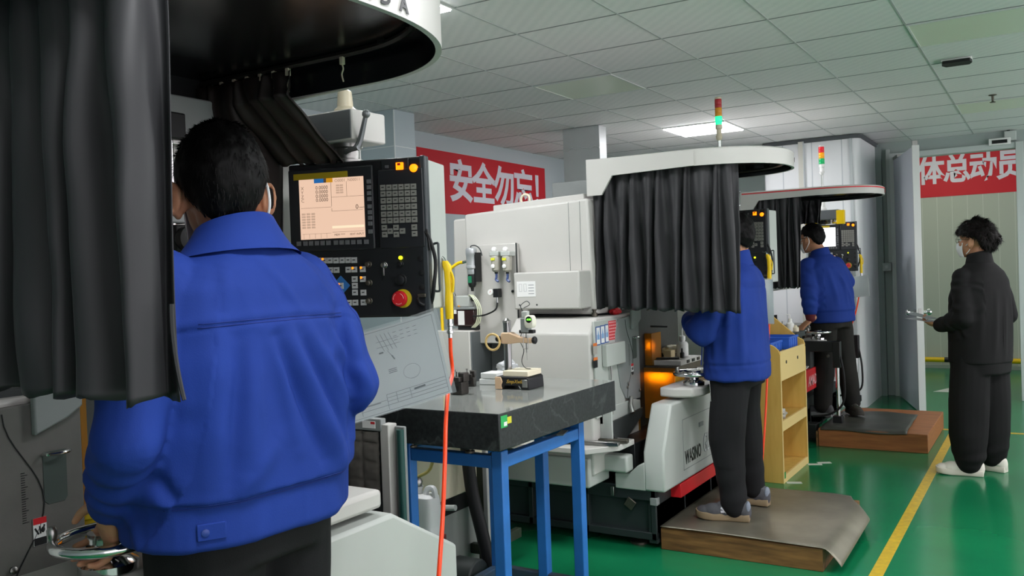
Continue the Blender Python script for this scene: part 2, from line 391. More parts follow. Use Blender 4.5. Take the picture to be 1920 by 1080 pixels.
# guard rail beyond the doorway
t = thing('guard_rail', 'yellow and black banded pipe rail low along the far wall', 'guard rail', (-.8, 13.2, .1))
rl = MB(); edges = [-3.0]
ky = 0
xs = [-2.6, -1.6, -1.24, -1.13, -.62, -.5, .2, .4, 1.2]
for k in range(len(xs)-1):
    rl.m = k % 2 == 0 and 0 or 1
    rl.m = 1 if abs(xs[k]+1.24) < .01 or abs(xs[k]+.62) < .01 or abs(xs[k]-.2) < .01 or abs(xs[k]+2.6) < .01 else 0
    rl.cyl((xs[k], 13.2, .125), (xs[k+1], 13.2, .125), .034, n=16)
rl.build('pipe', [yellow, black], t)
for x in (-2.4, -.9, .9): MB().cyl((x, 13.2, 0), (x, 13.2, .11), .025).box(x-.05, x+.05, 13.14, 13.26, 0, .008).build('post', black, t)

# banners with lettering
def banner(name, label, cat, X=None, Y=None, a0=0, a1=1, z0=0, z1=1, txt='', size=.3, first=0, step=.3, zc=0, loc=None, sx=1.0, bold=.03):
    t = thing(name, label, cat, loc)
    b = MB(); l = MB()
    if X is not None:
        b.box(X, X+.004, a0, a1, z0, z1)
        for k, ch in enumerate(txt): l.text(ch, size, frame((X+.005, first+k*step, zc), (0, 1, 0), (0, 0, 1)), .0006, bold, sx=sx)
    else:
        b.box(a0, a1, Y-.004, Y, z0, z1)
        for k, ch in enumerate(txt): l.text(ch, size, frame((first+k*step, Y-.005, zc), (1, 0, 0), (0, 0, 1)), .0006, bold, sx=sx)
    b.build('cloth', mat('banner_red', '#d3222f', .55), t, smooth=0)
    l.build('lettering', mat('banner_white', '#e9e7f0', .6), t, smooth=0)
    return t
zt, zb_ = px_(1022, 316, -4.79), px_(836, 400, -4.79)
BY0, BY1 = px_(782, 275, -4.79).y, px_(1022, 318, -4.79).y
banner('wall_banner', 'red banner with white Chinese characters along the left wall', 'banner', X=-4.8, a0=BY0, a1=BY1, z0=zb_.z, z1=zt.z,
       txt='安全勿忘！', size=.42, first=px_(866, 345, -4.79).y, step=px_(908, 350, -4.79).y-px_(866, 345, -4.79).y, zc=px_(903, 350, -4.79).z, loc=(-4.8, (BY0+BY1)/2, zb_.z), sx=.98)
p0, p1 = py_(1726, 328, 13.29), py_(1908, 316, 13.29)
banner('wall_banner', 'red banner with large pale Chinese characters seen through the doorway', 'banner', Y=13.3, a0=-2.9, a1=-.31, z0=2.35, z1=2.955,
       txt='全体总动员', size=.4, first=py_(1746, 328, 13.29).x-.315, step=.315, zc=py_(1812, 318, 13.29).z, loc=(-1.4, 13.29, 2.35), sx=.84)

# ------------------------------------------------------------------ the three profile grinders
amber = mat('amber_acrylic', '#e09a10', .75, trans=.75, spec=.6)
glass_m = mat('screen_glass', '#7f8f8b', .12, spec=.6)
lamp_work = glow('work_lamp', '#ffc850', 14)
CANX, CANR = -1.62, .5

def canopy_outline(xo, xs, a, cyy, r, inset=0, n=48, ex=2.3, out=0):
    """plan of the hood: straight sides, blunt rounded tip"""
    a, r = a-inset+out, r-inset+out; P = [(xo, cyy-r)]
    for k in range(n+1):
        t = -PI/2+PI*k/n; c, s = math.cos(t), math.sin(t)
        P.append((xs+a*abs(c)**(2/ex), cyy+r*math.copysign(abs(s)**(2/ex), s)))
    return P + [(xo, cyy+r)]
def canopy(root, xo, xs, a, cyy, r, zb, zt, stripe=False, letters=None):
    """rounded hood over the operator: white band, dark lined underside, curtain track"""
    O = lambda inset=0, out=0: canopy_outline(xo, xs, a, cyy, r, inset, out=out)
    o, i, tp = O(), O(.014), O(.012)
    b = MB(); n = len(o)
    P = [(p[0], p[1], zb) for p in o] + [(p[0], p[1], zt-.008) for p in o] + [(p[0], p[1], zt) for p in tp] + [(p[0], p[1], zb) for p in i] + [(p[0], p[1], zt-.02) for p in i]
    fs = []
    for k in range(n-1):
        fs += [(k, k+1, n+k+1, n+k), (n+k, n+k+1, 2*n+k+1, 2*n+k), (3*n+k, 3*n+k+1, k+1, k), (3*n+k+1, 3*n+k, 4*n+k, 4*n+k+1)]
    fs += [tuple(range(2*n, 3*n))]
    b.add(P, fs)
    for s in (-1, 1):          # side plates that drop down to the machine column
        y = cyy+s*(r-.007)
        b.prism([(xo-.012, zt), (xo-.012, zb-.11), (xo+.075, zb-.11), (xo+.14, zb-.01), (xo+.6, zb+.001), (xo+.6, zt-.01)], 'y', y-.0072, y+.0072)
    c = b.build('canopy', [white_paint], root, fix=False, smooth=50)
    MB().prism(O(.0145), 'z', zt-.03, zt-.022).build('underside', black_gloss, c, smooth=0)
    li = MB(); ol = O(.0145); m = len(ol)
    li.add([(p[0], p[1], zb+.001) for p in ol]+[(p[0], p[1], zt-.025) for p in ol], [(k, k+1, m+k+1, m+k) for k in range(m-1)])
    li.build('lining', black_gloss, c)
    tr = O(.055)
    tz = zb+.03 if not letters else zb+.08
    tk = MB().tube([(p[0], p[1], tz) for p in tr], .009, 6)
    for k in range(3, len(tr)-2, 6): tk.box(tr[k][0]-.012, tr[k][0]+.012, tr[k][1]-.012, tr[k][1]+.012, tz, zt-.022)
    tk.build('curtain_track', mat('track_dark', '#3a3835', .3, .6), c)
    for k in range(7):
        t = -1.2+k*.4
        MB().lathe([(.016, 0), (.014, .004), (.004, .006)], (xs+a*.86*abs(math.cos(t))**.8, cyy+r*.88*math.sin(t), zt-.001), n=10).build('cap', white_plastic, c)
    if stripe:
        st = MB(); oo = O(0, .0015)[:40]; m = len(oo)
        st.add([(p[0], p[1], zb+.048) for p in oo]+[(p[0], p[1], zb+.058) for p in oo], [(k, k+1, m+k+1, m+k) for k in range(m-1)])
        st.build('stripe', red, c)
    fine = [V((p[0], p[1], 0)) for p in canopy_outline(xo, xs, a, cyy, r, n=800, out=.0025)][1:-1]
    pxs = []
    for p in fine:
        q = V((p.x, p.y, zb+.05-EYE)); pxs.append(960+F*q.dot(CR)/q.dot(_f))
    kmax = max(range(len(pxs)), key=lambda k: pxs[k])
    def spot(px):      # the place on the near half of the rim where a letter sits, and its tangent
        k = min(range(1, kmax), key=lambda k: abs(pxs[k]-px)); return fine[k], (fine[k+1]-fine[k-1]).normalized()
    if letters:
        tx = MB()
        for ch, px in zip(letters, (610, 646, 684, 722, 757)):
            p, d = spot(px); tx.text(ch, .046, frame((p.x, p.y, zb+.0245), d, (0, 0, 1)), .0006, .028)
        tx.build('lettering', black, c, smooth=0)
    else:
        e0 = 1500 if not stripe else 1659
        p, d = spot(e0); h = zt-zb; em = MB(); nn = V((d.y, -d.x, 0))
        def P2(u, v, w): q = p+d*u+nn*w; return (q.x, q.y, zb+.02*h/.1+v*h/.1)
        arch = [(-.018, 0), (-.018, .03)] + [(-.018*math.cos(t), .036+.026*math.sin(t)) for t in [PI*k/10 for k in range(1, 10)]] + [(.018, .03), (.018, 0)]
        em.add([P2(*q, .001) for q in arch], [tuple(range(len(arch)))])
        em.m = 1; em.add([P2(q[0]*.66, .009+q[1]*.8, .002) for q in arch], [tuple(range(len(arch)))])
        em.build('emblem', [black, red], c, smooth=0, fix=False)
        tx = MB()
        for k, ch in enumerate('WASINO'):
            q = p + d*(.045+.03*k)
            f_ = min(range(1, len(fine)-1), key=lambda j: (fine[j]-q).length); q = fine[f_]; dd = (fine[f_+1]-fine[f_-1]).normalized()
            tx.text(ch, .034, frame((q.x, q.y, zb+.045), dd, (0, 0, 1)), .0006, .02)
        tx.build('lettering', mat('letter_grey', '#4a4c4e', .5), c, smooth=0)
    return c

def grinder(dy, label, variant):
    D = lambda y: y+dy
    root = thing('profile_grinder', label, 'grinding machine', (-2.3, D(5.0), 0), group=None)
    def yp(poly, y0, y1, nm, m, bev=.008, par=None): return MB().prism(poly, 'y', D(y0), D(y1)).build(nm, m, par or root, bevel=bev)
    def xp(poly, x0, x1, nm, m, bev=.008, par=None): return MB().prism([(D(a), b) for a, b in poly], 'x', x0, x1).build(nm, m, par or root, bevel=bev)
    def bx(nm, m, x0, x1, y0, y1, z0, z1, bev=.006, par=None): return MB().box(x0, x1, D(y0), D(y1), z0, z1).build(nm, m, par or root, bevel=bev)
    # cast base with ribs, pockets and levelling feet
    b = MB(); b.box(-3.0, -1.84, D(4.36), D(5.85), .06, .335)
    for x in (-1.84, -2.24, -2.6, -2.98): b.box(x, x+.03, D(4.33), D(5.85), .05, .335)
    b.box(-3.0, -1.81, D(4.33), D(4.37), .26, .335); b.box(-3.0, -1.81, D(4.33), D(4.37), .05, .09)
    b.box(-1.86, -1.81, D(4.34), D(5.85), .03, .24)
    for y in (4.75, 5.2, 5.6): b.box(-1.815, -1.805, D(y), D(y+.008), .03, .24)
    base = b.build('base', basegreen, root, bevel=.005)
    for x, y in ((-1.95, 4.42), (-2.85, 4.42), (-1.9, 5.75), (-2.85, 5.75)):
        MB().lathe([(.05, 0), (.05, .012), (.03, .02), (.02, .025), (.02, .06)], (x, D(y), 0)).build('levelling_foot', dirty_steel, root)
    MB().obox((-1.96, D(4.33), .235), (.055, .01, .055), Matrix.Rotation(.6, 3, 'Y')).build('lifting_plate', dirty_steel, base, bevel=.004)
    bx('hose_clip', steel, -2.06, -2.04, 4.3, 4.32, .275, .325, .002, base)
    bx('bracket', midgrey, -1.84, -1.8, 4.32, 4.36, .24, .28, .003, base)
    # front cover under the handwheel
    prof = [(4.315, .315), (4.315, .525), (4.445, .768), (5.54, .768), (5.87, .58), (5.87, .315)]
    if variant != 3:
        cov = xp(prof, -1.868, -1.75, 'front_cover', grey_paint, .012)
        yp([(-2.037, .315), (-1.86, .315), (-1.86, .47), (-1.9, .45), (-1.95, .405), (-2.037, .4)], 4.315, 4.5, 'lower_cover', grey_paint, .006)
        bx('kick_strip', red, -1.812, -1.752, 4.55, 5.85, .235, .31, .002)
        cv = MB()
        for a in ((4.6, 5.25, .655, .659), (4.6, 5.25, .375, .379)): cv.box(-1.7505, -1.749, D(a[0]), D(a[1]), a[2], a[3])
        for y in (4.6, 5.25): cv.box(-1.7505, -1.749, D(y), D(y+.004), .375, .657)
        cv.box(-1.75, -1.745, D(4.86), D(4.93), .575, .6)
        cv.build('hatch_outline', midgrey, cov, smooth=0)
        tx = MB().text('WASINO', .105, frame((-1.7485, D(4.755), .437), (0, 1, 0), (0, 0, 1)), .0006, .016, sx=.62)
        tx.build('lettering', black, cov, smooth=0)
        tx = MB().text('GLS-5T', .15, frame((-1.7485, D(5.05), .462), (0, 1, 0), (0, 0, 1)), .0006, .014, sx=.55, shear=.15)
        tx.build('model_lettering', mat('letter_outline', '#6a6f74', .4), cov, smooth=0)
        tx = MB().text('GLS-5T', .15, frame((-1.7475, D(5.05), .462), (0, 1, 0), (0, 0, 1)), .0006, .001, sx=.55, shear=.15)
        tx.build('model_lettering', mat('letter_pale', '#cfd2d2', .4), cov, smooth=0)
    else:
        cov = bx('front_cover', mat('cover_red', '#d02a30', .5), -2.1, -1.745, 4.26, 5.5, .42, .60, .006)
        MB().text('AMADA', .12, frame((-1.743, D(4.62), .5), (0, 1, 0), (0, 0, 1)), .0005, .02, sx=.9).build('lettering', mat('carton_letter', '#e6b0b0', .5), cov, smooth=0)
        MB().text('AMADA', .12, frame((-1.92, D(4.258), .5), (1, 0, 0), (0, 0, 1)), .0005, .02, sx=.7).build('lettering', MATS['carton_letter'], cov, smooth=0)
        bx('wheel_post', darkgrey, -1.85, -1.76, 4.6, 4.8, .6, .79, .005)
    # pad and handwheel
    hy = 4.72 if variant != 1 else 4.56; hx = -1.72; hz = .062 if variant == 1 else 0
    pad = [(-.15, -.14), (-.05, -.16), (.04, -.13), (.075, -.05), (.07, .12), (.02, .22), (-.15, .22)]
    MB().prism([(hx+x, D(hy+y)) for x, y in pad], 'z', .785+hz, .838+hz).build('wheel_pad', white_paint, root, bevel=.01)
    MB().cyl((hx-.08, D(hy), .765), (hx-.08, D(hy), .79+hz), .05).build('pad_stem', steel, root)
    hub = MB().lathe([(.06, 0), (.06, .02), (.045, .03), (.03, .035), (.028, .06), (.04, .065), (.04, .085), (.012, .089)], (hx, D(hy), .836+hz))
    hw = hub.build('handwheel', chrome, root); wz = .905+hz
    MB().tube([(hx+.105*math.cos(a), D(hy)+.105*math.sin(a), wz) for a in [2*PI*k/36 for k in range(36)]], .0125, 10, closed=True).build('rim', chrome, hw)
    for k in range(3):
        a = .5+k*2*PI/3
        MB().tube([(hx+.03*math.cos(a), D(hy)+.03*math.sin(a), wz-.02), (hx+.07*math.cos(a), D(hy)+.07*math.sin(a), wz-.01), (hx+.103*math.cos(a), D(hy)+.103*math.sin(a), wz)], .009, 8).build('spoke', steel, hw)
    a = -2.2
    MB().lathe([(.008, 0), (.01, .006), (.011, .022), (.007, .029), (.002, .03)], (hx+.105*math.cos(a), D(hy)+.105*math.sin(a), wz+.01), n=12).build('crank_knob', steel, hw)
    bx('white_pad', white_paint, -2.02, -1.785, 5.2, 5.53, .785, .845, .014)
    # wheel slide hood with its swivel plate on the operator side
    hood = xp([(4.11, .42), (4.11, 1.17), (4.2, 1.25), (4.72, 1.25), (4.72, .42)], -2.56, -2.06, 'wheel_hood', white_paint, .01)
    bx('side_plate', grey_paint, -2.06, -2.046, 4.14, 4.5, .72, 1.235, .004)
    sw = MB(); arc = [(4.43, 1.23), (4.39, 1.15), (4.40, 1.0), (4.44, .85), (4.5, .78), (4.7, .74), (4.71, .80), (4.71, 1.24)]
    sw.prism([(D(a), b) for a, b in arc], 'x', -2.058, -2.04)
    sp = sw.build('swivel_plate', mat('swivel_grey', '#6a6864', .5, var=.2, vs=9, bump=.1, bs=50) if variant == 1 else midgrey, root, bevel=.003)
    MB().tube([(-2.039, D(4.52+.09*math.sin(t)**2), .78+.44*t/PI) for t in [PI*k/16 for k in range(17)]], .0016, 5).build('arc_groove', black, sp)
    gr = MB()
    for k in range(22): gr.box(-2.0395, -2.0385, D(4.557), D(4.566 if k % 5 else 4.572), 1.0+.0055*k-.04, 1.0015+.0055*k-.04)
    gr.build('scale', black, sp, smooth=0)
    MB().prism([(D(4.61)+x, y) for x, y in ((0, 1.0), (.01, .99), (.05, .99), (.058, 1.0), (.058, 1.115), (.0, 1.115))], 'x', -2.041, -2.0385).build('recess', mat('recess_dark', '#46504c', .5), sp, bevel=.0008)
    MB().tube([(-2.04, D(4.61), 1.11), (-2.02, D(4.612), 1.112), (-2.012, D(4.64), 1.112), (-2.02, D(4.666), 1.112), (-2.04, D(4.668), 1.11)], .0045, 8, sm=4).build('handle', chrome, sp)
    lb = MB(); lb.box(-2.039, -2.0378, D(4.58), D(4.612), .9, .965); lb.m = 1; lb.box(-2.0378, -2.0374, D(4.58), D(4.612), .95, .965); lb.m = 2
    lb.box(-2.0378, -2.0373, D(4.581), D(4.611), .9005, .918)
    for k in range(3): lb.obox((-2.0376, D(4.588+.008*k), .934+.002*k), (.0006, .004, .018), Matrix.Rotation(.5-.4*k, 3, 'X'))
    lb.ball((-2.0378, D(4.603), .935), (.0012, .005, .007), n=8, m=6)
    lb.build('warning_label', [paper, red, black], sp, smooth=0)
    MB().prism([(D(4.585), 1.16), (D(4.665), 1.19), (D(4.705), 1.215), (D(4.705), 1.27), (D(4.585), 1.27)], 'x', -2.04, -2.02).build('flap', midgrey, sp, bevel=.005)
    for y, z in ((4.52, .84), (4.53, .86), (4.69, .8)): MB().lathe([(.009, 0), (.009, .006), (.005, .008)], (-2.04, D(y), z), (1, 0, 0), 10).build('bolt', steel, sp)
    if variant != 1:
        bk = MB().box(-2.06, -1.99, D(4.2), D(4.215), .55, .76); bk.box(-2.06, -2.04, D(4.2), D(4.7), .68, .76)
        bk.build('clamp_bracket', grey_paint, root, bevel=.003)
        MB().tube([(-2.03, D(4.55), .78), (-2.02, D(4.52), .74), (-2.0, D(4.5), .70)], .012, 8).build('clamp_lever', steel, root)
        MB().prism([(D(4.24), .68), (D(4.36), .52), (D(4.7), .66), (D(4.7), .7)], 'x', -2.035, -2.025).build('splash_guard', darkgrey, root, bevel=.002)
    # tall rear column, its lid, electrical door and boxes
    col = yp([(-2.96, 1.27), (-2.96, 1.862), (-2.14, 1.9), (-2.12, 1.262)], 4.3, 5.55, 'column', white_paint, .014)
    yp([(-3.09, 1.2), (-3.07, 1.84), (-2.955, 1.845), (-2.955, 1.2)], 4.34, 5.5, 'column_rear', white_paint, .012)
    yp([(-2.78, 1.868), (-2.78, 1.905), (-2.18, 1.93), (-2.18, 1.885)], 4.34, 5.5, 'column_lid', white_paint, .006)
    MB().tube([(-2.62+.03*math.cos(a), D(4.45), 1.935+.03*math.sin(a)) for a in [2*PI*k/20 for k in range(20)]], .007, 8, closed=True).build('lifting_eye', cream, root)
    sm = MB()
    for x in (-2.26, -2.19): sm.box(x, x+.002, D(4.298), D(4.3), 1.285, 1.885)
    sm.build('seam', midgrey, col, smooth=0)
    bx('lower_column', darkgrey, -2.85, -2.1, 4.5, 5.5, .335, 1.27, .006)
    bx('side_pillar', white_paint, -3.1, -2.85, 4.15, 4.55, .3, 1.18, .006)
    bx('pillar_side', mat('pillar_dark', '#6b7072', .5), -2.86, -2.845, 4.16, 4.55, .3, 1.17, .002)
    bx('pedestal', mat('pillar_dark', '#6b7072', .5), -2.84, -2.56, 4.36, 4.5, .3, 1.2, .004)
    bx('guard_panel', white_paint, -2.575, -2.545, 4.2, 4.23, .95, 1.2, .003)
    p0, p1 = (-2.885, 1.1), (-2.585, 1.71)
    door = bx('electrical_door', white_paint, p0[0], p1[0], 4.255, 4.3, 1.1, 1.675, .005)
    bx('door_edge', darkgrey, p1[0], p1[0]+.004, 4.257, 4.27, 1.1, 1.675, .001, door)
    MB().lathe([(.008, 0), (.008, .006), (.003, .008)], (p1[0]-.025, D(4.255), 1.4), (0, -1, 0), 10).build('lock', black, door)
    box2 = bx('projector_box', white_paint, -2.545, -2.135, 4.16, 4.3, 1.30, 1.505, .008)
    lb = MB().box(-2.525, -2.405, D(4.1585), D(4.16), 1.37, 1.455); lb.m = 1
    for k in range(4): lb.box(-2.45, -2.415, D(4.158), D(4.1586), 1.385+.016*k, 1.388+.016*k)
    for k in range(2):
        x = -2.51+.03*k; lb.box(x, x+.018, D(4.158), D(4.1586), 1.40, 1.401); lb.box(x, x+.0012, D(4.158), D(4.1586), 1.40, 1.44); lb.box(x+.017, x+.018, D(4.158), D(4.1586), 1.40, 1.44); lb.box(x, x+.018, D(4.158), D(4.1586), 1.44, 1.441)
    lb.build('label_sheet', [paper, mat('print_grey', '#7d8088', .6)], box2, smooth=0)
    for x in (-2.51, -2.4): MB().lathe([(.005, 0), (.005, .002)], (x, D(4.16), 1.325), (0, -1, 0), 8).build('screw', darkgrey, box2)
    # projection head facing the operator under the hood
    ph = bx('projector_head', midgrey, -2.6, -2.13, 4.74, 5.30, 1.94, 2.05, .006)
    if variant == 1: bx('hood_back', black, -2.62, -2.2, 4.4, 5.29, 2.052, 2.14, .004)
    bx('screen_frame', white_paint, -2.3, -2.12, 4.74, 5.4, 1.85, 1.925, .005)
    bx('rail', steel, -2.13, -2.09, 4.74, 5.45, 1.895, 1.92, .004)
    bx('screen', glass_m, -2.3, -2.16, 4.76, 5.4, 1.35, 1.85, .004)
    MB().cyl((-2.1, D(5.045), 1.3), (-2.1, D(5.045), 1.935), .011).build('guide_rod', chrome, root)
    bx('rod_bracket', rubber, -2.13, -2.07, 5.005, 5.08, 1.91, 1.985, .005)
    bx('clamp', midgrey, -2.13, -2.075, 5.02, 5.085, 1.675, 1.705, .004)
    bx('clamp', midgrey, -2.13, -2.075, 5.02, 5.085, 1.565, 1.59, .004)
    bx('focus_block', rubber, -2.14, -2.07, 5.03, 5.12, 1.595, 1.67, .006)
    MB().lathe([(.03, 0), (.034, .01), (.034, .03), (.02, .034)], (-2.075, D(5.06), 1.63), (1, 0, 0), 20).build('focus_ring', rubber, root)
    MB().box(-2.066, -2.06, D(4.722), D(4.738), .5, 1.24).build('amber_edge', amber, root)
    # work table with amber splash screen
    tb = MB().box(-2.45, -1.9, D(4.93), D(5.36), .87, .915); tb.box(-2.42, -1.92, D(5.12), D(5.34), .42, .87)
    tbl = tb.build('work_table', dirty_steel, root, bevel=.005)
    bx('work_shelf', white_paint, -2.08, -1.885, 4.96, 5.32, .915, .945, .003)
    for k in range(3): MB().box(-1.887, -1.88, D(5.06+.09*k), D(5.1+.09*k), .922, .94).build('t_slot', black, tbl, smooth=0)
    ac = MB().box(-2.3, -1.905, D(4.905), D(4.912), .60, .905).box(-2.17, -2.06, D(4.93), D(4.937), .917, 1.11).box(-2.062, -2.055, D(4.93), D(5.08), .917, 1.11)
    ac.build('splash_screen', amber, root)
    MB().cyl((-2.28, D(5.0), .845), (-1.98, D(5.0), .845), .014, n=12).build('work_lamp', lamp_work, root)
    MB().ball((-2.12, D(5.0), 1.03), .028, n=12, m=8).build('work_lamp', lamp_work, root)
    MB().tube([(-2.12, D(5.02), 1.05), (-2.25, D(5.18), 1.25), (-2.4, D(5.3), 1.15), (-2.42, D(5.34), .915)], .01, 8, sm=5).build('lamp_neck', black, root)
    bx('rear_cabinet', midgrey, -2.75, -2.3, 5.45, 5.9, .335, 1.28, .01)
    bx('slide_box', white_paint, -2.45, -2.22, 5.3, 5.5, 1.12, 1.2, .006)
    bx('slide_post', grey_paint, -2.42, -2.28, 5.36, 5.5, .93, 1.12, .005)
    MB().cyl((-2.2, D(4.95), 1.155), (-2.02, D(5.1), 1.14), .006).build('stop_rod', black, root)
    # front tray and lower boxes on the camera side
    MB().prism([(-2.75, D(4.0)), (-2.05, D(4.0)), (-1.93, D(4.16)), (-1.93, D(4.35)), (-2.75, D(4.35))], 'z', .555, .585).build('tray', white_paint, root, bevel=.004)
    bx('trough', black, -2.6, -1.93, 4.35, 5.2, .40, .56, .004)
    bx('end_box', grey_paint, -2.9, -2.075, 4.08, 4.33, .36, .515, .01)
    bx('end_arm', grey_paint, -2.09, -1.93, 4.24, 4.33, .42, .51, .012)
    return root
M2 = grinder(0, 'white profile grinder lettered WASINO in the middle, behind the granite table', 2)
M1 = grinder(-3.44, 'profile grinder at far left with dark swivel plate and chrome handwheel', 1)
M3 = grinder(3.11, 'farthest profile grinder standing before the white panelled booth', 3)
# the farthest machine carries its wheel slide further back; its swivel plate and slide post are out of sight
def drop(o):
    for c in list(o.children): drop(c)
    bpy.data.objects.remove(o)
for ch in list(M3.children):
    n = ch.name.split('.')[0]
    if n in ('side_plate', 'swivel_plate', 'arc_groove', 'clamp_bracket', 'clamp_lever', 'splash_guard', 'slide_box', 'slide_post', 'stop_rod', 'amber_edge', 'splash_screen', 'work_lamp', 'lamp_neck'): drop(ch)
    elif n in ('wheel_hood', 'lower_column', 'rear_cabinet'):
        for v in ch.data.vertices: v.co.x -= .42
canopy(M1, -2.19, -1.6, .493, 1.33, .526, 2.03, 2.15, letters='AMADA')
canopy(M2, -2.135, -1.65, .5, 4.73, .42, 2.02, 2.108)
canopy(M3, -2.22, -1.66, .5, 7.85, .45, 2.055, 2.125, stripe=True)

# ------------------------------------------------------------------ curtains
def curtain(path, zt, zb, folds, amp, label, group=None, flare=0, seed=1, nv=40, ragged=.006, shift=None, m=None, taper=.35):
    rnd = random.Random(seed); P = [V((p[0], p[1], 0)) for p in path]
    seg = [0]
    for k in range(len(P)-1): seg.append(seg[-1]+(P[k+1]-P[k]).length)
    Ltot = seg[-1]
    def at(t):
        s = t*Ltot
        for k in range(len(P)-1):
            if s <= seg[k+1] or k == len(P)-2:
                u = (s-seg[k])/(seg[k+1]-seg[k]); d = (P[k+1]-P[k]).normalized(); return P[k].lerp(P[k+1], u), V((d.y, -d.x, 0)), d
    nu = folds*16
    ph = [rnd.uniform(-.9, .9) for _ in range(folds+2)]; am = [rnd.uniform(.65, 1.25) for _ in range(folds+2)]
    def fn(u, v):
        p, n, d = at(u); k = u*folds; i = int(min(k, folds-1e-6)); f = k-i
        a_ = am[i]*(1-f)+am[i+1]*f
        w = math.sin(2*PI*k + .5*math.sin(2.2*k+seed) + (ph[i]*(1-f)+ph[i+1]*f)*.55*v)
        w = math.copysign(abs(w)**.72, w)
        A = amp*a_*(taper+(1-taper)*min(1, v*2.2+.1))*(1+.35*v)
        q = p + n*(A*w + .01*noise.noise(V((u*6, v*5, seed)))) + d*(.012*math.sin(3*k+v*3))
        if shift: q = q + shift(u, v)
        z0 = zt(u) if callable(zt) else zt; z1 = zb(u) if callable(zb) else zb
        q.z = z0 + (z1-z0)*v + (ragged*math.sin(9*u*folds) + rnd.uniform(-.002, .002))*(v > .995)
        return q
    b = MB().grid(fn, nu, nv)
    c0, _, _ = at(.5)
    o = b.build('curtain', m or curtain_m, smooth=180, loc=(c0.x, c0.y, zb(0) if callable(zb) else zb), fix=False)
    sl = o.modifiers.new('solidify', 'SOLIDIFY'); sl.thickness = .002
    return tag(o, label, 'curtain', group)
curtain([(-2.14, 4.362), (-1.49, 4.362), (-1.42, 4.375), (-1.375, 4.41), (-1.36, 4.45)], 2.045, lambda u: 1.295-.035*u, 11, .024, 'dark grey pleated curtain hung from the middle canopy, hiding a worker\'s face', seed=3)
curtain([(-2.1, .905), (-1.33, .905), (-1.275, .92), (-1.25, .95)], 2.055, lambda u: 1.315-.004*u, 9, .032, 'large dark curtain hanging nearest, at the left edge of the picture', seed=5, nv=60, shift=lambda u, v: V((.028*u*v, 0, 0)))
NEAR_C = [o for o in bpy.data.objects if o.name.startswith('curtain') and o.get('label', '').startswith('large dark')][0]
q0 = V((-1.222, .925, 0))
MB().tube([q0+V((.03*t*t, -.006*t, 1.47-.155*t)) for t in [k/8 for k in range(9)]], lambda t: .0045-.001*t, 6).build('tie_strap', curtain_m, None, loc=NEAR_C.location)
st_ = [o for o in bpy.data.objects if o.name.startswith('tie_strap')][0]; st_.location = (0, 0, 0); st_.parent = NEAR_C
curtain([(-2.2, 7.45), (-1.75, 7.45)], 2.075, 1.30, 9, .022, 'dark curtain of the farthest canopy, beside a bending worker', seed=8)
curtain([(-2.0, 8.24), (-1.745, 8.24)], 2.075, 1.86, 5, .02, 'black inner curtain on the far side of the farthest canopy', seed=9)
def drape(u, v):
    w = max(0, (v-.3)/.7) if u > .42 else min(1, max(0, (v-.085)*2.6))
    return V((-.03*u*w, w*(.48*u if u < .4 else .19+.13*(u-.4)), 0))
def drape_hem(u): k = min(1, max(0, (u-.36)/.05)); return 1.2+(PZ_TOP-1.2)*k
PZ_TOP = 1.866
curtain([(-2.2, 1.785), (-2.0, 1.79), (-1.815, 1.79)], 2.095, drape_hem, 7, .016, 'black see-through curtain bunched on the far side of the near canopy', seed=12, shift=drape,
        m=mat('sheer_curtain', '#080707', .65, alpha=.97, var=.6, vs=1.6, col2='#1a0e09'))  # brown patches put an orange reflection into the curtain's colour
for k in range(7):
    x = -2.1+.055*k if k < 6 else -1.62
    t = thing('curtain_hook', 'pale plastic curtain glider on the near canopy\'s far rail', 'curtain hook', (x, 1.797, 2.05), group='gliders on the near canopy rail')
    MB().box(x-.006, x+.006, 1.792, 1.804, 2.082, 2.104).build('slider', cream, t, bevel=.002)
    MB().tube([(x, 1.798, 2.082), (x+.003, 1.798, 2.07), (x-.003, 1.798, 2.056), (x+.004, 1.796, 2.036)], .0022, 6, sm=3).build('hook', cream, t)

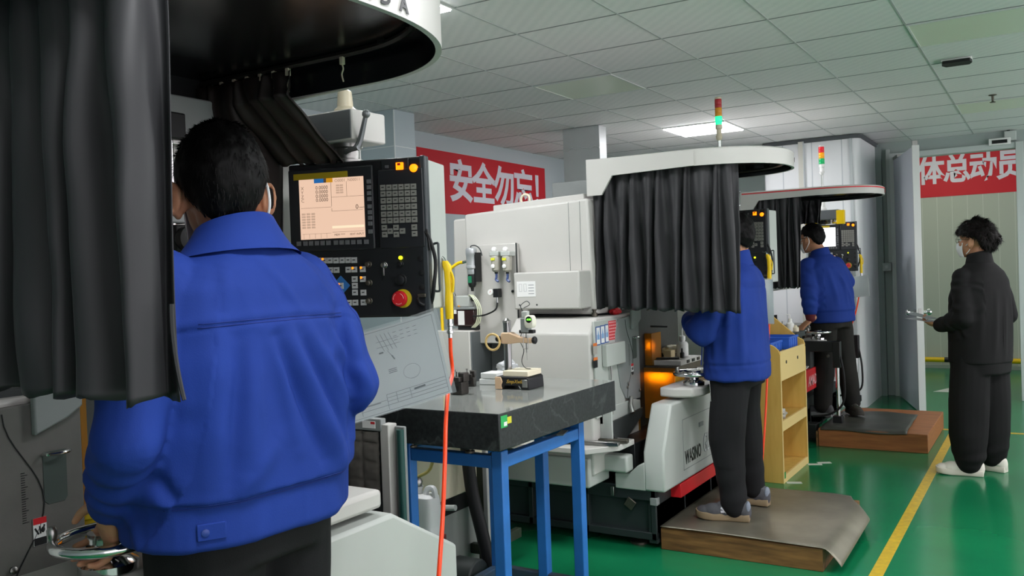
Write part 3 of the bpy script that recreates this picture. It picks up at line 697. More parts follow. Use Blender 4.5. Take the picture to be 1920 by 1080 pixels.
# ------------------------------------------------------------------ control panels (built once, copied)
PAN_W, PAN_H = .452, .487
tl, tr = pd_(540, 313, 2.765), pd_(799, 289, 2.65)
PU = V((tr.x-tl.x, tr.y-tl.y, 0)).normalized(); PO = V((tl.x, tl.y, 0)); PZ = (tl.z+tr.z)/2-PAN_H
PA = math.atan2(PU.y, PU.x); PN = V((PU.y, -PU.x, 0))
def onp(x, y, w=0):
    """photo pixel -> (u, v) on the near panel's face"""
    d = ray(x, y); P = PO + PN*w; t = (P-V((0, 0, EYE))).dot(PN)/d.dot(PN); q = V((0, 0, EYE))+d*t
    return (q-PO).dot(PU), q.z-PZ
def zo(x, y, k=3.1765): return onp(520+x/k, 280+y/k)       # from the 3.18x close-up
def control_panel(label):
    root = thing('control_panel', label, 'control panel', (PO.x, PO.y, PZ), PA, local=True)
    W_, H_ = PAN_W, PAN_H
    hs = MB().box(0, W_, 0, .022, 0, H_); hs.build('bezel', black, root, bevel=.006)
    MB().box(.1, W_+.004, .022, .19, .02, H_-.006).build('housing', grey_paint, root, bevel=.006)
    MB().box(W_-.012, W_+.008, -.004, .03, .0, H_+.002).build('edge_trim', mat('trim_charcoal', '#3a3f42', .4), root, bevel=.005)
    def plate(nm, a, b, m=black, d=.004, par=None, bev=.002, y0=0.0):
        (u0, v0), (u1, v1) = a, b
        return MB().box(min(u0, u1), max(u0, u1), y0-d, y0+.001, min(v0, v1), max(v0, v1)).build(nm, m, par or root, bevel=bev)
    dark2 = mat('panel_plate', '#26282b', .4)
    mon = plate('monitor', zo(70, 128), zo(590, 595), dark2, .010, bev=.005)
    key = plate('keypad', zo(597, 125), zo(885, 582), dark2, .007, bev=.004)
    plate('lower_plate', zo(140, 605), zo(890, 985), mat('panel_low', '#1d1f21', .45), .004)
    plate('lamp_plate', zo(620, 60), zo(785, 140), dark2, .004)
    plate('model_strip', zo(105, 152), zo(427, 168), mat('strip_gold', '#b29a1c', .5), .0115, mon, .0005)
    # screen with its picture
    (su0, sv1), (su1, sv0) = zo(138, 186), zo(533, 522)
    sc = MB(); sc.box(su0, su1, -.0118, -.009, sv0, sv1)
    def su(x): return su0+(su1-su0)*x
    def sv(y): return sv0+(sv1-sv0)*y
    def r_(x0, x1, y0, y1, m): sc.m = m; sc.box(su(x0), su(x1), -.0124, -.0118, sv(y0), sv(y1))
    r_(.24, .39, .93, 1, 1); r_(.39, .43, .93, 1, 3); r_(.43, .53, .93, 1, 2)
    for a in ((.5, .504, .53, .93), (.02, .5, .52, .524), (.5, 1, .68, .684), (.5, .504, .45, .5), (.5, .98, .45, .454), (.74, .743, .68, .93), (.5, .98, .1, .104)): r_(*a, 3)
    r_(.5, .99, .165, .205, 4)
    for k in range(5): r_(.05+.09*k, .052+.09*k, .01, .09, 3)
    r_(.03, .48, .088, .091, 3)
    def tx(t, x, y, s, m=3, al='LEFT', b=0): sc.m = m; sc.text(t, s, frame((su(x), -.0126, sv(y)), (1, 0, 0), (0, 0, 1)), .0001, b, al)
    for k, y in enumerate((.85, .78, .71, .645)): tx('0.0000', .26, y, .0155); tx('XYZC'[k], .03, y, .0145, 5)
    tx('O0001  N00011', .56, .95, .013, 6); tx('0', .87, .5, .02); tx('mm/m', .925, .49, .008)
    for r in range(6):
        for c in range(3): tx('000', .03+.075*c, .42-.045*r, .0085, 5)
    for r in range(4): tx('000.000', .58, .87-.04*r, .0075, 5)
    tx('MEM ****', .53, .055, .009); tx('EDIT INPUT', .77, .055, .009)
    pic = [mat('screen_peach', '#5a4a40', .3, emit=.66, ecol='#f6cfb4'), mat('screen_blue', '#10406a', .3, emit=.4, ecol='#2f7fd0'), mat('screen_amber', '#6a4a10', .3, emit=.5, ecol='#e8a020'),
           mat('screen_ink', '#2c2420', .4, emit=.06, ecol='#f3c8a8'), mat('screen_pale', '#6a5a44', .3, emit=.75, ecol='#fbe6c4'), mat('screen_ink_soft', '#4a3c34', .4, emit=.14, ecol='#f3c8a8'), mat('screen_ink_warm', '#5a4638', .4, emit=.25, ecol='#f3c8a8')]
    sc.build('screen', pic, mon, smooth=0)
    kc = mat('key_grey', '#8e8d86', .5); kd = mat('soft_key', '#77787a', .45); kw = mat('key_white', '#c9cac9', .45); ki = mat('key_ink', '#2c2d2d', .6)
    def keyb(nm, x, y, s, m, par, y0, lit=None, mark=True):
        u, v = zo(x, y); h = s/2; b = MB().box(u-h, u+h, y0-.005, y0, v-h, v+h)
        if mark: b.m = 1; b.box(u-h*.5, u+h*.5, y0-.0055, y0-.005, v-h*.1, v+h*.25)
        if lit: b.m = 2; b.box(u-h*.9, u-h*.2, y0-.0058, y0-.005, v+h*.2, v+h*.9)
        return b.build(nm, [m, ki, lamp_orange], par, smooth=0)
    for r, y in enumerate((230, 268, 308, 348, 388, 427)):
        for c in range(6): keyb('key', 636+36.2*c+r*1.4, y-c*1.6, .0165, kc, key, -.007)
    for x, y in ((645, 468), (647, 508), (680, 488), (714, 467), (716, 507), (752, 487), (822, 464), (824, 503)): keyb('key', x, y, .0165, kc, key, -.007)
    for x in (140, 179, 213, 247, 281, 315, 360, 394, 428, 463, 498, 540): keyb('soft_key', x, 563-.03*(x-140), .0135, kd, mon, -.010, mark=False)
    for y in (194, 228, 263, 297, 342, 376, 409, 443, 490): keyb('soft_key', 554+(y-194)*.035, y, .0125, kd, mon, -.010, mark=False)
    for x, y, l in ((250, 663, 0), (286, 663, 1), (320, 662, 0), (356, 662, 0), (393, 661, 0), (428, 660, 0), (463, 660, 0), (290, 720, 0), (323, 719, 0), (358, 719, 0), (429, 717, 0), (464, 716, 1), (514, 714, 1), (466, 773, 0),
                    (515, 773, 1), (467, 812, 0), (468, 852, 0), (518, 853, 0), (433, 913, 0), (470, 912, 0), (519, 911, 0)): keyb('switch_button', x, y, .0175, kw, root, -.004, l)
    # blue jog diamond with its centre key
    u, v = zo(384, 812); dm = MB().prism([(u-.031, v), (u, v+.031), (u+.031, v), (u, v-.031)], 'y', -.007, -.004)
    dmo = dm.build('jog_pad', mat('jog_blue', '#3c7fc8', .45), root); keyb('switch_button', 384, 813, .019, kw, root, -.007, 1)
    def knob(nm, x, y, r, m, h=.016, y0=-.004):
        u, v = zo(x, y); return MB().lathe([(r*1.15, 0), (r*1.15, .003), (r, .004), (r*.92, h), (r*.6, h+.002), (.0004, h+.002)], (u, y0, v), (0, -1, 0), 20).build(nm, m, root)
    for x, y in ((549, 685), (554, 795), (554, 902)): knob('override_knob', x, y, .0085, dirty_steel)
    knob('rotary_switch', 742, 778, .016, black); knob('key_switch', 642, 690, .009, steel, .012); knob('toggle', 740, 682, .008, black, .012)
    u, v = zo(642, 725); MB().obox((u, -.012, v), (.006, .008, .03)).build('key_tab', steel, root, bevel=.001)
    u, v = zo(739, 646); MB().lathe([(.006, 0), (.006, .006), (.003, .009)], (u, -.004, v), (0, -1, 0), 14).build('ready_lamp', lamp_yellow, root)
    u, v = zo(655, 105); MB().box(u-.006, u+.006, -.007, -.004, v-.005, v+.005).build('power_button', mat('key_dim', '#55575a', .5), root, bevel=.001)
    u, v = zo(734, 102); b = MB().box(u-.011, u+.011, -.012, -.004, v-.011, v+.011); b.m = 1; b.box(u-.006, u+.004, -.0126, -.012, v+.002, v+.009)
    b.build('power_lamp', [lamp_orange, red], root, bevel=.002)
    u, v = zo(816, 113); MB().lathe([(.013, 0), (.012, .008), (.007, .013), (.0005, .014)], (u, -.003, v), (0, -1, 0), 20).build('run_lamp', lamp_orange, root)
    # emergency stop
    u, v = zo(752, 888); MB().lathe([(.0285, 0), (.0285, .003), (.020, .0035), (.0195, .004)], (u, -.004, v), (0, -1, 0), 32).build('stop_collar', mat('collar_yellow', '#c9b31c', .45), root)
    uu, vv = zo(722, 888)
    e = MB().lathe([(.014, 0), (.014, .012)], (u-.003, -.007, v), (0, -1, 0), 24); e.lathe([(.024, .012), (.0245, .018), (.021, .025), (.0005, .027)], (u-.004, -.007, v), (0, -1, 0), 32)
    eb = e.build('emergency_stop', red, root)
    mk = MB()
    for k in range(3): mk.tube([(u-.004+.0165*math.cos(a), -.0335, v+.0165*math.sin(a)) for a in [k*2.09+.2*j for j in range(7)]], .0012, 5)
    mk.build('arrow_ring', mat('ring_pale', '#e89a98', .5), eb)
    u, v = zo(866, 870); MB().box(u-.013, u+.013, -.012, -.003, v-.006, v+.006).build('connector', dirty_steel, root, bevel=.002)
    MB().tube([(u-.012, -.01, v-.008), (u-.004, -.018, v-.022), (u+.008, -.012, v-.03)], .005, 8, sm=4).build('plug', rubber, root)
    for x, y in ((855, 650), (863, 735), (866, 820)):
        u, v = zo(x, y); MB().lathe([(.009, 0), (.009, .003), (.004, .004)], (u, -.003, v), (0, -1, 0), 14).build('blank_plug', rubber, root)
    # side handle, hook wire and cable
    hu = W_+.03
    MB().tube([(W_, .035, .215), (hu, .02, .222), (hu+.004, .015, .2), (hu+.004, .015, .1), (hu, .02, .075), (W_, .035, .08)], .0038, 8, sm=3).build('side_handle', mat('handle_grey', '#4c5254', .4), root)
    MB().tube([(W_-.005, .0, .26), (W_+.01, 0, .24), (W_+.025, .01, .17), (W_+.022, .0, .10), (W_+.01, .01, .05), (W_-.005, .02, .03)], .006, 8, sm=5).build('cable', rubber, root)
    MB().tube([(W_+.0, .0, .27), (W_+.006, -.002, .255), (W_+.014, -.005, .2)], .0035, 6, sm=4).build('antenna', rubber, root)
    # swing arm on top: gear box, joint and clamp lever
    return root
P1c = control_panel('large control panel with peach-coloured lit screen and red emergency stop, nearest the camera')
P2c = copy_tree(P1c); P3c = copy_tree(P1c)
P2c['label'] = 'control panel beside the middle curtain, mostly behind a worker\'s head, orange lamp lit'
P3c['label'] = 'farthest control panel with a blank white screen, in front of the white booth'
def place_panel(o, p_right_top, depth, ang):
    q = pd_(*p_right_top, depth); u = V((math.cos(ang), math.sin(ang), 0))
    o.location = (q.x-u.x*PAN_W, q.y-u.y*PAN_W, q.z-PAN_H); o.rotation_euler.z = ang
place_panel(P2c, (1437, 391), 5.52, -.04); place_panel(P3c, (1605, 415), 8.6, .22)
for ch in P3c.children:
    if ch.name.startswith('monitor'):
        for c in ch.children:
            if c.name.startswith('screen'):
                c.data = c.data.copy(); c.data.name = 'screen_white'; wm = glow('screen_white', '#f4f6f6', 1.0)
                for k in range(len(c.data.materials)): c.data.materials[k] = wm
# swing arm heads and signal towers
def arm_head(c, lab, warn=False, jl=.04):
    """c: the nearest upper corner of the arm's gear box"""
    t = thing('swing_arm', lab, 'machine arm', (c.x, c.y, c.z-.2))
    dk = mat('arm_shade', '#5d6163', .5)
    MB().box(c.x-.42, c.x, c.y, c.y+.16, c.z-.095, c.z).build('gear_box', white_paint if not warn else midgrey, t, bevel=.006)
    MB().box(c.x-.42, c.x-.004, c.y-.003, c.y+.004, c.z-.09, c.z-.004).build('shaded_face', dk, t, bevel=.002)  # thin dark sheet paints the shade on the gear box's front face
    j = V((c.x-.09, c.y+.075, c.z-.095))
    MB().lathe([(.05, 0), (.05, -.012), (.043, -.016), (.043, -jl+.015), (.05, -jl+.012), (.05, -jl)], j, n=28).build('joint', steel, t)
    MB().box(j.x-.085, j.x-.05, j.y-.04, j.y+.04, j.z-jl+.002, j.z).build('joint_side', black, t, bevel=.004)
    lv = MB().tube([(j.x+.03, j.y-.04, j.z-.03), (j.x+.07, j.y-.06, j.z-.028), (j.x+.10, j.y-.06, j.z-.025)], .008, 8)
    lv.tube([(j.x+.09, j.y-.06, j.z-.028), (j.x+.1, j.y-.05, j.z), (j.x+.125, j.y-.05, j.z+.07)], lambda q: .011-.004*q, 8, sm=3); lv.ball((j.x+.127, j.y-.05, j.z+.075), .013, n=12, m=8)
    lv.build('clamp_lever', yellow if warn else mat('lever_grey', '#787c7e', .4, .5), t)
    if warn:
        MB().box(c.x-.3, c.x-.2, c.y-.008, c.y+.06, c.z-.16, c.z-.08).build('warning_plate', yellow, t, bevel=.003)
        MB().box(c.x-.02, c.x+.05, c.y-.008, c.y+.05, c.z-.14, c.z-.01).build('warning_plate', yellow, t, bevel=.003)
    return t
def tower(x, y, z0, zl, lab, r=.022, lit=True, pale=False, base=True):
    t = thing('signal_tower', lab, 'signal light', (x, y, z0))
    iv = mat('tower_ivory', '#c8bfa6', .4) if not pale else white_plastic
    MB().cyl((x, y, z0), (x, y, zl-.06), .0105, n=14).build('pole', mat('pole_alu', '#c6cac6', .25, .6), t)
    MB().lathe([(.036, 0), (.036, .018), (.03, .022), (.026, .026), (.022, .075), (.014, .08)], (x, y, z0), n=20).build('pole_base', iv, t)
    bs = MB().lathe([(.012, 0), (.018, .01), (r*.95, .02), (r*.95, .03), (r*.75, .036), (r*.75, .07), (r*1.02, .075), (r*1.02, .1)], (x, y, zl-.1), n=24); bs.build('socket', iv, t)
    cols = [('green_lens', mat('lens_green', '#149a58', .25, emit=1.7, ecol='#1ee080')), ('amber_lens', mat('lens_amber', '#d08a16', .3)), ('red_lens', mat('lens_red', '#a8242c', .3))]
    if not lit: cols[0] = ('green_lens', mat('lens_green_faint_glow', '#10a860', .3, emit=.2)); cols[1] = ('amber_lens', mat('lens_amber_faint_glow', '#f0a010', .3, emit=.2)); cols[2] = ('red_lens', mat('lens_red_faint_glow', '#d8202c', .3, emit=.15))  # unlit lenses are given a faint glow in their own colour
    for k, (nm, m) in enumerate(cols):
        z = zl+.055*k
        MB().lathe([(r*.96, 0), (r, .003), (r, .02), (r*.97, .022), (r, .024), (r, .051), (r*.96, .054)], (x, y, z), n=24).build(nm, m, t)
    MB().lathe([(r, 0), (r, .008), (r*.8, .013), (.0005, .014)], (x, y, zl+.165), n=24).build('cap', iv, t)
    return t
c1p = V((-1.80, 2.03, 2.022)); arm_head(c1p, 'grey swing arm gear box with lever on top of the nearest control panel', jl=.062)
tower(-1.90, 2.115, 2.0225, 2.38, 'signal tower pole rising from the nearest control panel\'s arm into the canopy edge')
tower(-1.79, 5.52, 2.02, 2.41, 'tall signal tower glowing green above the middle canopy')
q2 = V((-1.70, 5.46, 1.99)); arm_head(q2, 'grey swing arm behind the middle curtain over its control panel')
q3 = py_(1572, 392, 8.6); arm_head(q3, 'grey swing arm with yellow warning plates over the farthest panel', True)
tower(-1.825, 8.68, q3.z, 2.44, 'shorter signal tower, red amber and green unlit with a faint added glow, before the white booth', r=.026, lit=False, pale=True)

# ------------------------------------------------------------------ air guns and hoses
def air_gun(p, s, lab, hang=True):
    t = thing('air_gun', lab, 'air gun', p)
    x, y, z = p
    g = MB(); g.loft([[V((x+a*s*.013+o, y+b*s*.012, z+h)) for a, b in [(math.cos(k*PI/6), math.sin(k*PI/6)) for k in range(12)]] for h, s, o in ((0, 1, 0), (.05, 1.05, 0), (.1, .95, .002), (.15, 1.0, .0), (.17, 1.15, -.003), (.185, .7, -.01))])
    g.build('grip', yellow, t)
    MB().tube([(x+.012, y, z+.15), (x+.02, y, z+.125), (x+.016, y, z+.085)], .004, 8, sm=4).build('trigger', yellow, t)
    MB().tube([(x-.008, y, z+.18), (x-.018, y, z+.195), (x-.04, y, z+.2)], .005, 8, sm=4).build('nozzle', chrome, t)
    MB().lathe([(.009, 0), (.009, -.015), (.012, -.016), (.012, -.022), (.008, -.024), (.008, -.036), (.011, -.037), (.011, -.045), (.007, -.047), (.007, -.06)], (x, y, z), n=16).build('coupling', chrome, t)
    return t
g1 = pd_(843, 598, 2.78); air_gun(g1, 1, 'yellow air gun hanging beside the nearest control panel')
g2 = pd_(1443, 532, 5.45); air_gun(g2, 1, 'yellow air gun beside the middle control panel')
g3 = pd_(1615, 512, 8.6); air_gun(g3, 1, 'yellow air gun on the farthest control panel')
def hose(pts, r, lab, m=None, nm='air_hose', sm=8, n=10):
    b = MB().tube(pts, r, n, sm=sm); o = b.build(nm, m or orange_hose, loc=min([V(p) for p in pts], key=lambda p: p.z), smooth=180)
    return tag(o, lab, 'hose')
hose([g1+V((0, 0, -.058)), pd_(845, 660, 2.79), pd_(848, 700, 2.8), pd_(840, 735, 2.68), pd_(836, 790, 2.55), pd_(834, 870, 2.45), pd_(830, 970, 2.38), pd_(824, 1060, 2.3), pd_(816, 1180, 2.25)], .0062, 'bright orange air hose hanging down past the front of the granite table')
hose([g2+V((0, 0, -.058)), pd_(1441, 640, 5.4), pd_(1438, 720, 5.36), pd_(1434, 800, 5.32), pd_(1428, 880, 5.3)], .0065, 'orange air hose hanging between the worker and the plywood cabinet')
hose([g3+V((0, 0, -.058)), pd_(1608, 570, 8.62), pd_(1600, 600, 8.65), pd_(1586, 640, 8.7), pd_(1580, 720, 8.7)], .0065, 'red-orange hose curving down beside the farthest worker')
# drawings hung on the panels
def sheet(nm, lab, org, u, v, w, h, curl=0, ink=True, op=.0):
    """a drawing in a clear sleeve: thin curved leaf with line work"""
    u = V(u).normalized(); v = V(v).normalized(); n = u.cross(v)
    def P(a, b, d=0): return V(org)+u*(a*w)+v*(b*h)+n*(d + curl*(a-.4)**2 + .012*math.sin(3*a+2*b)*b)
    b = MB().grid(lambda i, j: P(i, j), 14, 10)
    t = thing(nm, lab, 'drawing', org)
    b.build('sheet', mat('drawing_sheet', '#aeb6b6', .35, var=.06, vs=6), t, smooth=180, fix=False)
    sl = MB().grid(lambda i, j: P(-.02+i*1.05, -.015+j*1.045, .003), 14, 10)
    sl.build('clear_sleeve', mat('clear_sleeve', '#e4ecec', .12, alpha=.22, spec=.7), t, smooth=180, fix=False)
    if ink:
        k = MB()
        def line(a0, b0, a1, b1, r=.0006): k.tube([P(a0+(a1-a0)*s/6, b0+(b1-b0)*s/6, .0008) for s in range(7)], r, 4)
        for a in ((.02, .02, .98, .02), (.98, .02, .98, .97), (.02, .97, .98, .97), (.36, .04, .36, .14), (.36, .14, .55, .14), (.36, .08, .98, .08), (.55, .03, .55, .2), (.55, .2, .98, .2), (.62, .08, .62, .2), (.55, .16, .98, .16), (.55, .12, .98, .12), (.72, .08, .72, .2),
                  (.26, .7, .3, .22), (.3, .7, .33, .22), (.18, .6, .36, .6), (.2, .82, .36, .88), (.2, .8, .36, .84), (.2, .82, .2, .8), (.36, .88, .44, .92),
                  (.56, .92, .6, .7), (.59, .92, .63, .7), (.62, .92, .66, .7), (.65, .92, .69, .7), (.55, .83, .72, .83), (.55, .76, .72, .76), (.62, .7, .66, .58)): line(*a)
        line(.3, .24, .315, .2, .0022); line(.645, .63, .66, .575, .002); line(.56, .69, .59, .69, .003); line(.75, .17, .83, .175, .0035); line(.4, .13, .5, .13, .0015); line(.6, .45, .66, .45, .0012); line(.6, .47, .66, .47, .0012); line(.6, .43, .66, .43, .0012)
        k.tube([P(.76+.06*math.cos(a), .38+.085*math.sin(a), .0008) for a in [2*PI*s/28 for s in range(28)]], .0005, 4, closed=True)
        for r in range(3):
            for c in range(4): line(.68+.05*c, .9-.05*r, .705+.05*c, .9-.05*r, .0008)
        k.build('line_work', mat('pencil_grey', '#5d6468', .7), t, smooth=0)
        hl = MB().lathe([(.006, 0), (.006, .001)], P(.38, .9, .004), n, 16); hl.build('punch_hole', black, t)
    return t
cTR, cBR, cBL = pd_(812, 583, 2.60), pd_(850, 737, 2.50), pd_(690, 770, 2.52)
dv = (cTR-cBR).normalized(); du = (cBR-cBL).normalized(); du = (du-dv*du.dot(dv)).normalized()
sheet('drawing', 'technical drawing in a clear sleeve hung below the nearest control panel', cBR-du*.42, du, dv, .42, (cTR-cBR).length, curl=.03)
q = pd_(1428, 607, 5.35); sheet('drawing', 'pale drawing sheet hung beside the middle worker\'s back', q, (1, .1, 0), (.0, -.05, 1), .075, .27, ink=False)
q = pd_(1583, 560, 8.5); sheet('drawing', 'crumpled pale drawing hung under the farthest control panel', q, (1, .2, .1), (-.05, -.05, 1), .23, .2, ink=False, curl=.1)

# ------------------------------------------------------------------ granite table and what stands on it
SX0, SX1, SY0, SY1, SZ = -2.368, -1.738, 2.702, 3.716, .985
def granite_mat():
    m = mat('granite', '#2c2f30', .42, var=.45, vs=70, col2='#17191a', spec=.5)
    nt = m.node_tree; b = nt.nodes['Principled BSDF']; L = nt.links
    tc = nt.nodes.new('ShaderNodeTexCoord'); n = nt.nodes.new('ShaderNodeTexNoise'); n.inputs['Scale'].default_value = 2.2; n.inputs['Detail'].default_value = 8; n.inputs['Distortion'].default_value = 1.5
    L.new(tc.outputs['Object'], n.inputs['Vector'])
    r = nt.nodes.new('ShaderNodeValToRGB'); e = r.color_ramp.elements; e[0].position = .487; e[0].color = (0, 0, 0, 1); e[1].position = .515; e[1].color = (0, 0, 0, 1); k = e.new(.5); k.color = (.22, .25, .24, 1)
    L.new(n.outputs['Fac'], r.inputs['Fac'])
    old = b.inputs['Base Color'].links[0].from_socket
    mx = nt.nodes.new('ShaderNodeMix'); mx.data_type = 'RGBA'; mx.blend_type = 'ADD'; mx.inputs[0].default_value = .14
    L.new(old, mx.inputs[6]); L.new(r.outputs['Color'], mx.inputs[7]); L.new(mx.outputs[2], b.inputs['Base Color'])
    return m
slab = thing('granite_surface_plate', 'thick black granite slab with glossy top on the blue stand', 'surface plate', ((SX0+SX1)/2, (SY0+SY1)/2, .845))
MB().box(SX0, SX1, SY0, SY1, .845, SZ).build('slab', granite_mat(), slab, bevel=.004)
MB().box(SX0+.001, SX1-.001, SY0+.001, SY1-.001, SZ-.0005, SZ+.0006).build('sheen_top', mat('granite_sheen', '#8b8e8a', .09, var=.15, vs=40, spec=.9, ior=1.8), slab, smooth=0)  # pale grey puts the room's reflection into the black granite's top colour
st = MB(); st.box(SX1, SX1+.0012, 2.715, 2.76, .93, .975); st.m = 1; st.box(SX1, SX1+.001, 2.755, 2.79, .94, .965); st.m = 2; st.box(SX1+.001, SX1+.0016, 2.735, 2.757, .935, .95)
st.build('inspection_sticker', [mat('sticker_green', '#2fae5c', .5), mat('sticker_yellow', '#d8d038', .5), paper], slab, smooth=0)
# blue welded stand
stand = thing('table_stand', 'blue welded steel stand carrying the black granite slab', 'stand', (-2.02, 3.12, 0))
LX = (-2.255, -1.812); LY = (2.815, 3.46); w = .024
def leg(x, y, top): MB().box(x-w, x+w, y-w, y+w, .0, top).build('leg', blue_frame, stand, bevel=.004)
for x in LX: leg(x, LY[0], .825); leg(x, LY[1], .838 if x > -2 else .825)
leg(-2.0, LY[1], .79)
for y in LY: MB().box(LX[0]+w, LX[1]-w, y-.02, y+.02, .755, .805).build('rail', blue_frame, stand, bevel=.004)
for x in LX: MB().box(x-.02, x+.02, LY[0]+w, LY[1]-w, .755, .805).build('rail', blue_frame, stand, bevel=.004)
dk = mat('blue_enamel_dirty', '#33506e', .5, var=.5, vs=9, col2='#3f4038')
for x in LX: MB().box(x-.02, x+.02, LY[0]+w, LY[1]-w, .08, .125).build('lower_rail', dk, stand, bevel=.004)
MB().box(LX[0]+w, LX[1]-w, LY[1]-.02, LY[1]+.02, .08, .125).build('lower_rail', dk, stand, bevel=.004)
for x, y in ((LX[0]+.02, LY[0]), (LX[1]-.02, LY[0]), (-1.95, LY[0]), (LX[0]+.02, LY[1]), (LX[1]-.05, LY[1])):
    MB().lathe([(.02, 0), (.02, .008), (.009, .01), (.009, .03), (.018, .031), (.018, .04)], (x, y, .805 if y > 3 or x == -1.95 else .806), n=14).build('jack_screw', dirty_steel, stand)
# comparator stand with digital indicator
def comparator():
    o = pz_(950, 728, SZ); t = thing('comparator_stand', 'height comparator with chrome column and white digital indicator on the granite slab', 'measuring stand', (o.x, o.y, SZ), .06, local=True)
    m = .97
    B = MB(); B.prism([(-.03, 0), (.0, 0), (.012, .018), (.085, .018), (.095, 0), (.135, 0), (.132, .05), (.122, .058), (-.03, .058)], 'y', -.04, .11)
    base = B.build('base', black, t, bevel=.004)
    MB().prism([(-.034, .002), (.0, .002), (-.004, .02), (.003, .035), (-.006, .056), (-.034, .056)], 'y', -.046, .05).build('chipped_end', beige, t, bevel=.002)
    MB().box(.002, .128, -.035, .1, .0585, .083).build('anvil_block', cream, t, bevel=.003)
    tr = MB().text('SmpXwlc', .022, frame((.062, -.0405, .036), (1, 0, 0), (0, 0, 1)), .0003, .02, shear=.4); tr.build('gilt_script', mat('gilt', '#c9a54a', .4, .4), base, smooth=0)
    MB().box(.101, .126, -.0415, -.04, .012, .045).build('plate', steel, base, bevel=.002)
    MB().cyl((-.004, .03, .055), (-.004, .03, .295), .0175, n=28).build('column', mat('column_chrome', '#8f908e', .18, 1), t)
    MB().lathe([(.02, 0), (.02, .008), (.012, .012), (.008, .018), (.004, .02)], (-.004, .03, .295), n=18).build('column_cap', steel, t)
    arm = MB(); arm.loft([[V((x, .03+sy*hy, zc+sz*hz)) for sy, sz in ((-1, -1), (1, -1), (1, 1), (-1, 1))] for x, hy, hz, zc in ((-.034, .012, .014, .225), (-.022, .024, .026, .225), (.018, .024, .026, .225), (.06, .014, .014, .218), (.1, .012, .012, .214), (.125, .012, .012, .214))])
    arm.build('arm', beige, t, bevel=.005)
    MB().tube([(-.066+.036*math.cos(a), .004, .208+.036*math.sin(a)) for a in [2*PI*k/28 for k in range(28)]], .0055, 10, closed=True).build('ring_wheel', mat('ring_amber', '#d8b878', .35), t)
    MB().lathe([(.013, 0), (.013, .016)], (-.04, .02, .222), (0, -1, 0), 10).build('arm_knob', black, t)
    MB().lathe([(.014, 0), (.017, .004), (.017, .014), (.012, .018)], (.125, .03, .215), (1, 0, 0), 8).build('end_knob', black, t)
    ind = MB(); q = [V((math.copysign(abs(math.cos(a))**.6, math.cos(a))*.0225, 0, math.copysign(abs(math.sin(a))**.6, math.sin(a))*.0285)) for a in [2*PI*k/28 for k in range(28)]]
    ind.loft([[V((.128, y, .3))+p*s for p in q] for y, s in ((-.012, .82), (-.008, 1), (.018, 1), (.022, .85))])
    io = ind.build('indicator', mat('indicator_white', '#ece8d8', .35), t)
    MB().lathe([(.0145, 0), (.0145, .0015)], (.13, -.0122, .31), (0, -1, 0), 24).build('display', mat('display_black', '#0c1210', .2), io)
    MB().text('-0.98', .011, frame((.13, -.0142, .31), (1, 0, 0), (0, 0, 1)), .0003, .01).build('digits', glow('digit_green', '#5cf030', 4), io, smooth=0)
    MB().box(.072, .112, .015, .05, .25, .315).build('clamp_block', midgrey, t, bevel=.004)
    MB().box(.062, .135, .018, .045, .246, .262).build('clamp_plate', black, t, bevel=.003)
    MB().box(.076, .106, .02, .045, .315, .345).build('sensor_block', grey_paint, t, bevel=.003)
    MB().cyl((.096, .025, .25), (.096, .025, .16), .0035, n=8).cyl((.096, .025, .16), (.096, .025, .125), .0012, n=6).build('probe', steel, t)
    MB().tube([(.086, .018, .245), (.084, .016, .185), (.09, .016, .178), (.104, .016, .178), (.108, .016, .185), (.107, .018, .24)], .0014, 6, sm=4).build('lift_fork', steel, t)
    MB().tube([(.07, .03, .25), (.062, .03, .21), (.078, .03, .17), (.066, .03, .12), (.08, .035, .09), (.1, .05, .084)], .0018, 6, sm=6).build('cable', black, t)
    MB().tube([(.08, .03, .345), (.07, .03, .37), (.1, .03, .39), (.115, .03, .375), (.085, .03, .36)], .0018, 6, sm=6).build('cable', darkgrey, t)
    return t
comparator()
# white plastic blocks, jigs, crumpled bag
pb = mat('white_block', '#f2f4f2', .35)
o = pz_(905, 722, SZ); c, s_ = math.cos(.1), math.sin(.1)
for k, (dz, dx, w2, lab) in enumerate(((0, 0, .135, 'lower white plastic block on the granite slab beside the comparator'), (.028, .006, .125, 'upper white plastic block stacked beside the comparator'))):
    tag(MB().obox((o.x+.02+dx, o.y+.06, SZ+.0145+dz), (w2*.7, .1, .026), RZ(.08-.05*k)).build('plastic_block', pb, bevel=.003, loc=(o.x+.02+dx, o.y+.06, SZ+.0015+dz)), lab, 'block')
jig = mat('jig_steel', '#4a4744', .4, .7, var=.3, vs=30)
for k, (x, y, sc, lab) in enumerate(((862, 739, 1.1, 'dark steel jig with studs on the slab, nearest the drawing'), (882, 724, .85, 'dark steel jig with slots behind the nearest jig'), (868, 729, .8, 'small dark clamp jig at the back of the granite slab'))):
    o = pz_(x, y, SZ); t = thing('steel_jig', lab, 'jig', (o.x, o.y, SZ), .3*k, local=True)
    B = MB(); B.box(-.028*sc, .028*sc, -.025*sc, .025*sc, 0.0015, .05*sc); B.build('body', jig, t, bevel=.003)
    MB().box(-.034*sc, .02*sc, -.03*sc, .0, .05*sc, .07*sc).box(.002, .03*sc, -.012, .026*sc, .05*sc, .085*sc).build('jaw', jig, t, bevel=.003)
    for j in range(3): MB().cyl((-.02*sc+.018*j, .01*sc, .05*sc), (-.02*sc+.018*j, .01*sc, (.095-.008*j)*sc), .0035, n=8).lathe([(.006, 0), (.006, .005)], (-.02*sc+.018*j, .01*sc, (.088-.008*j)*sc), n=6).build('stud', steel, t)
    MB().box(-.015*sc, .012*sc, -.0265*sc, -.024*sc, .015*sc, .035*sc).build('slot', rubber, t)
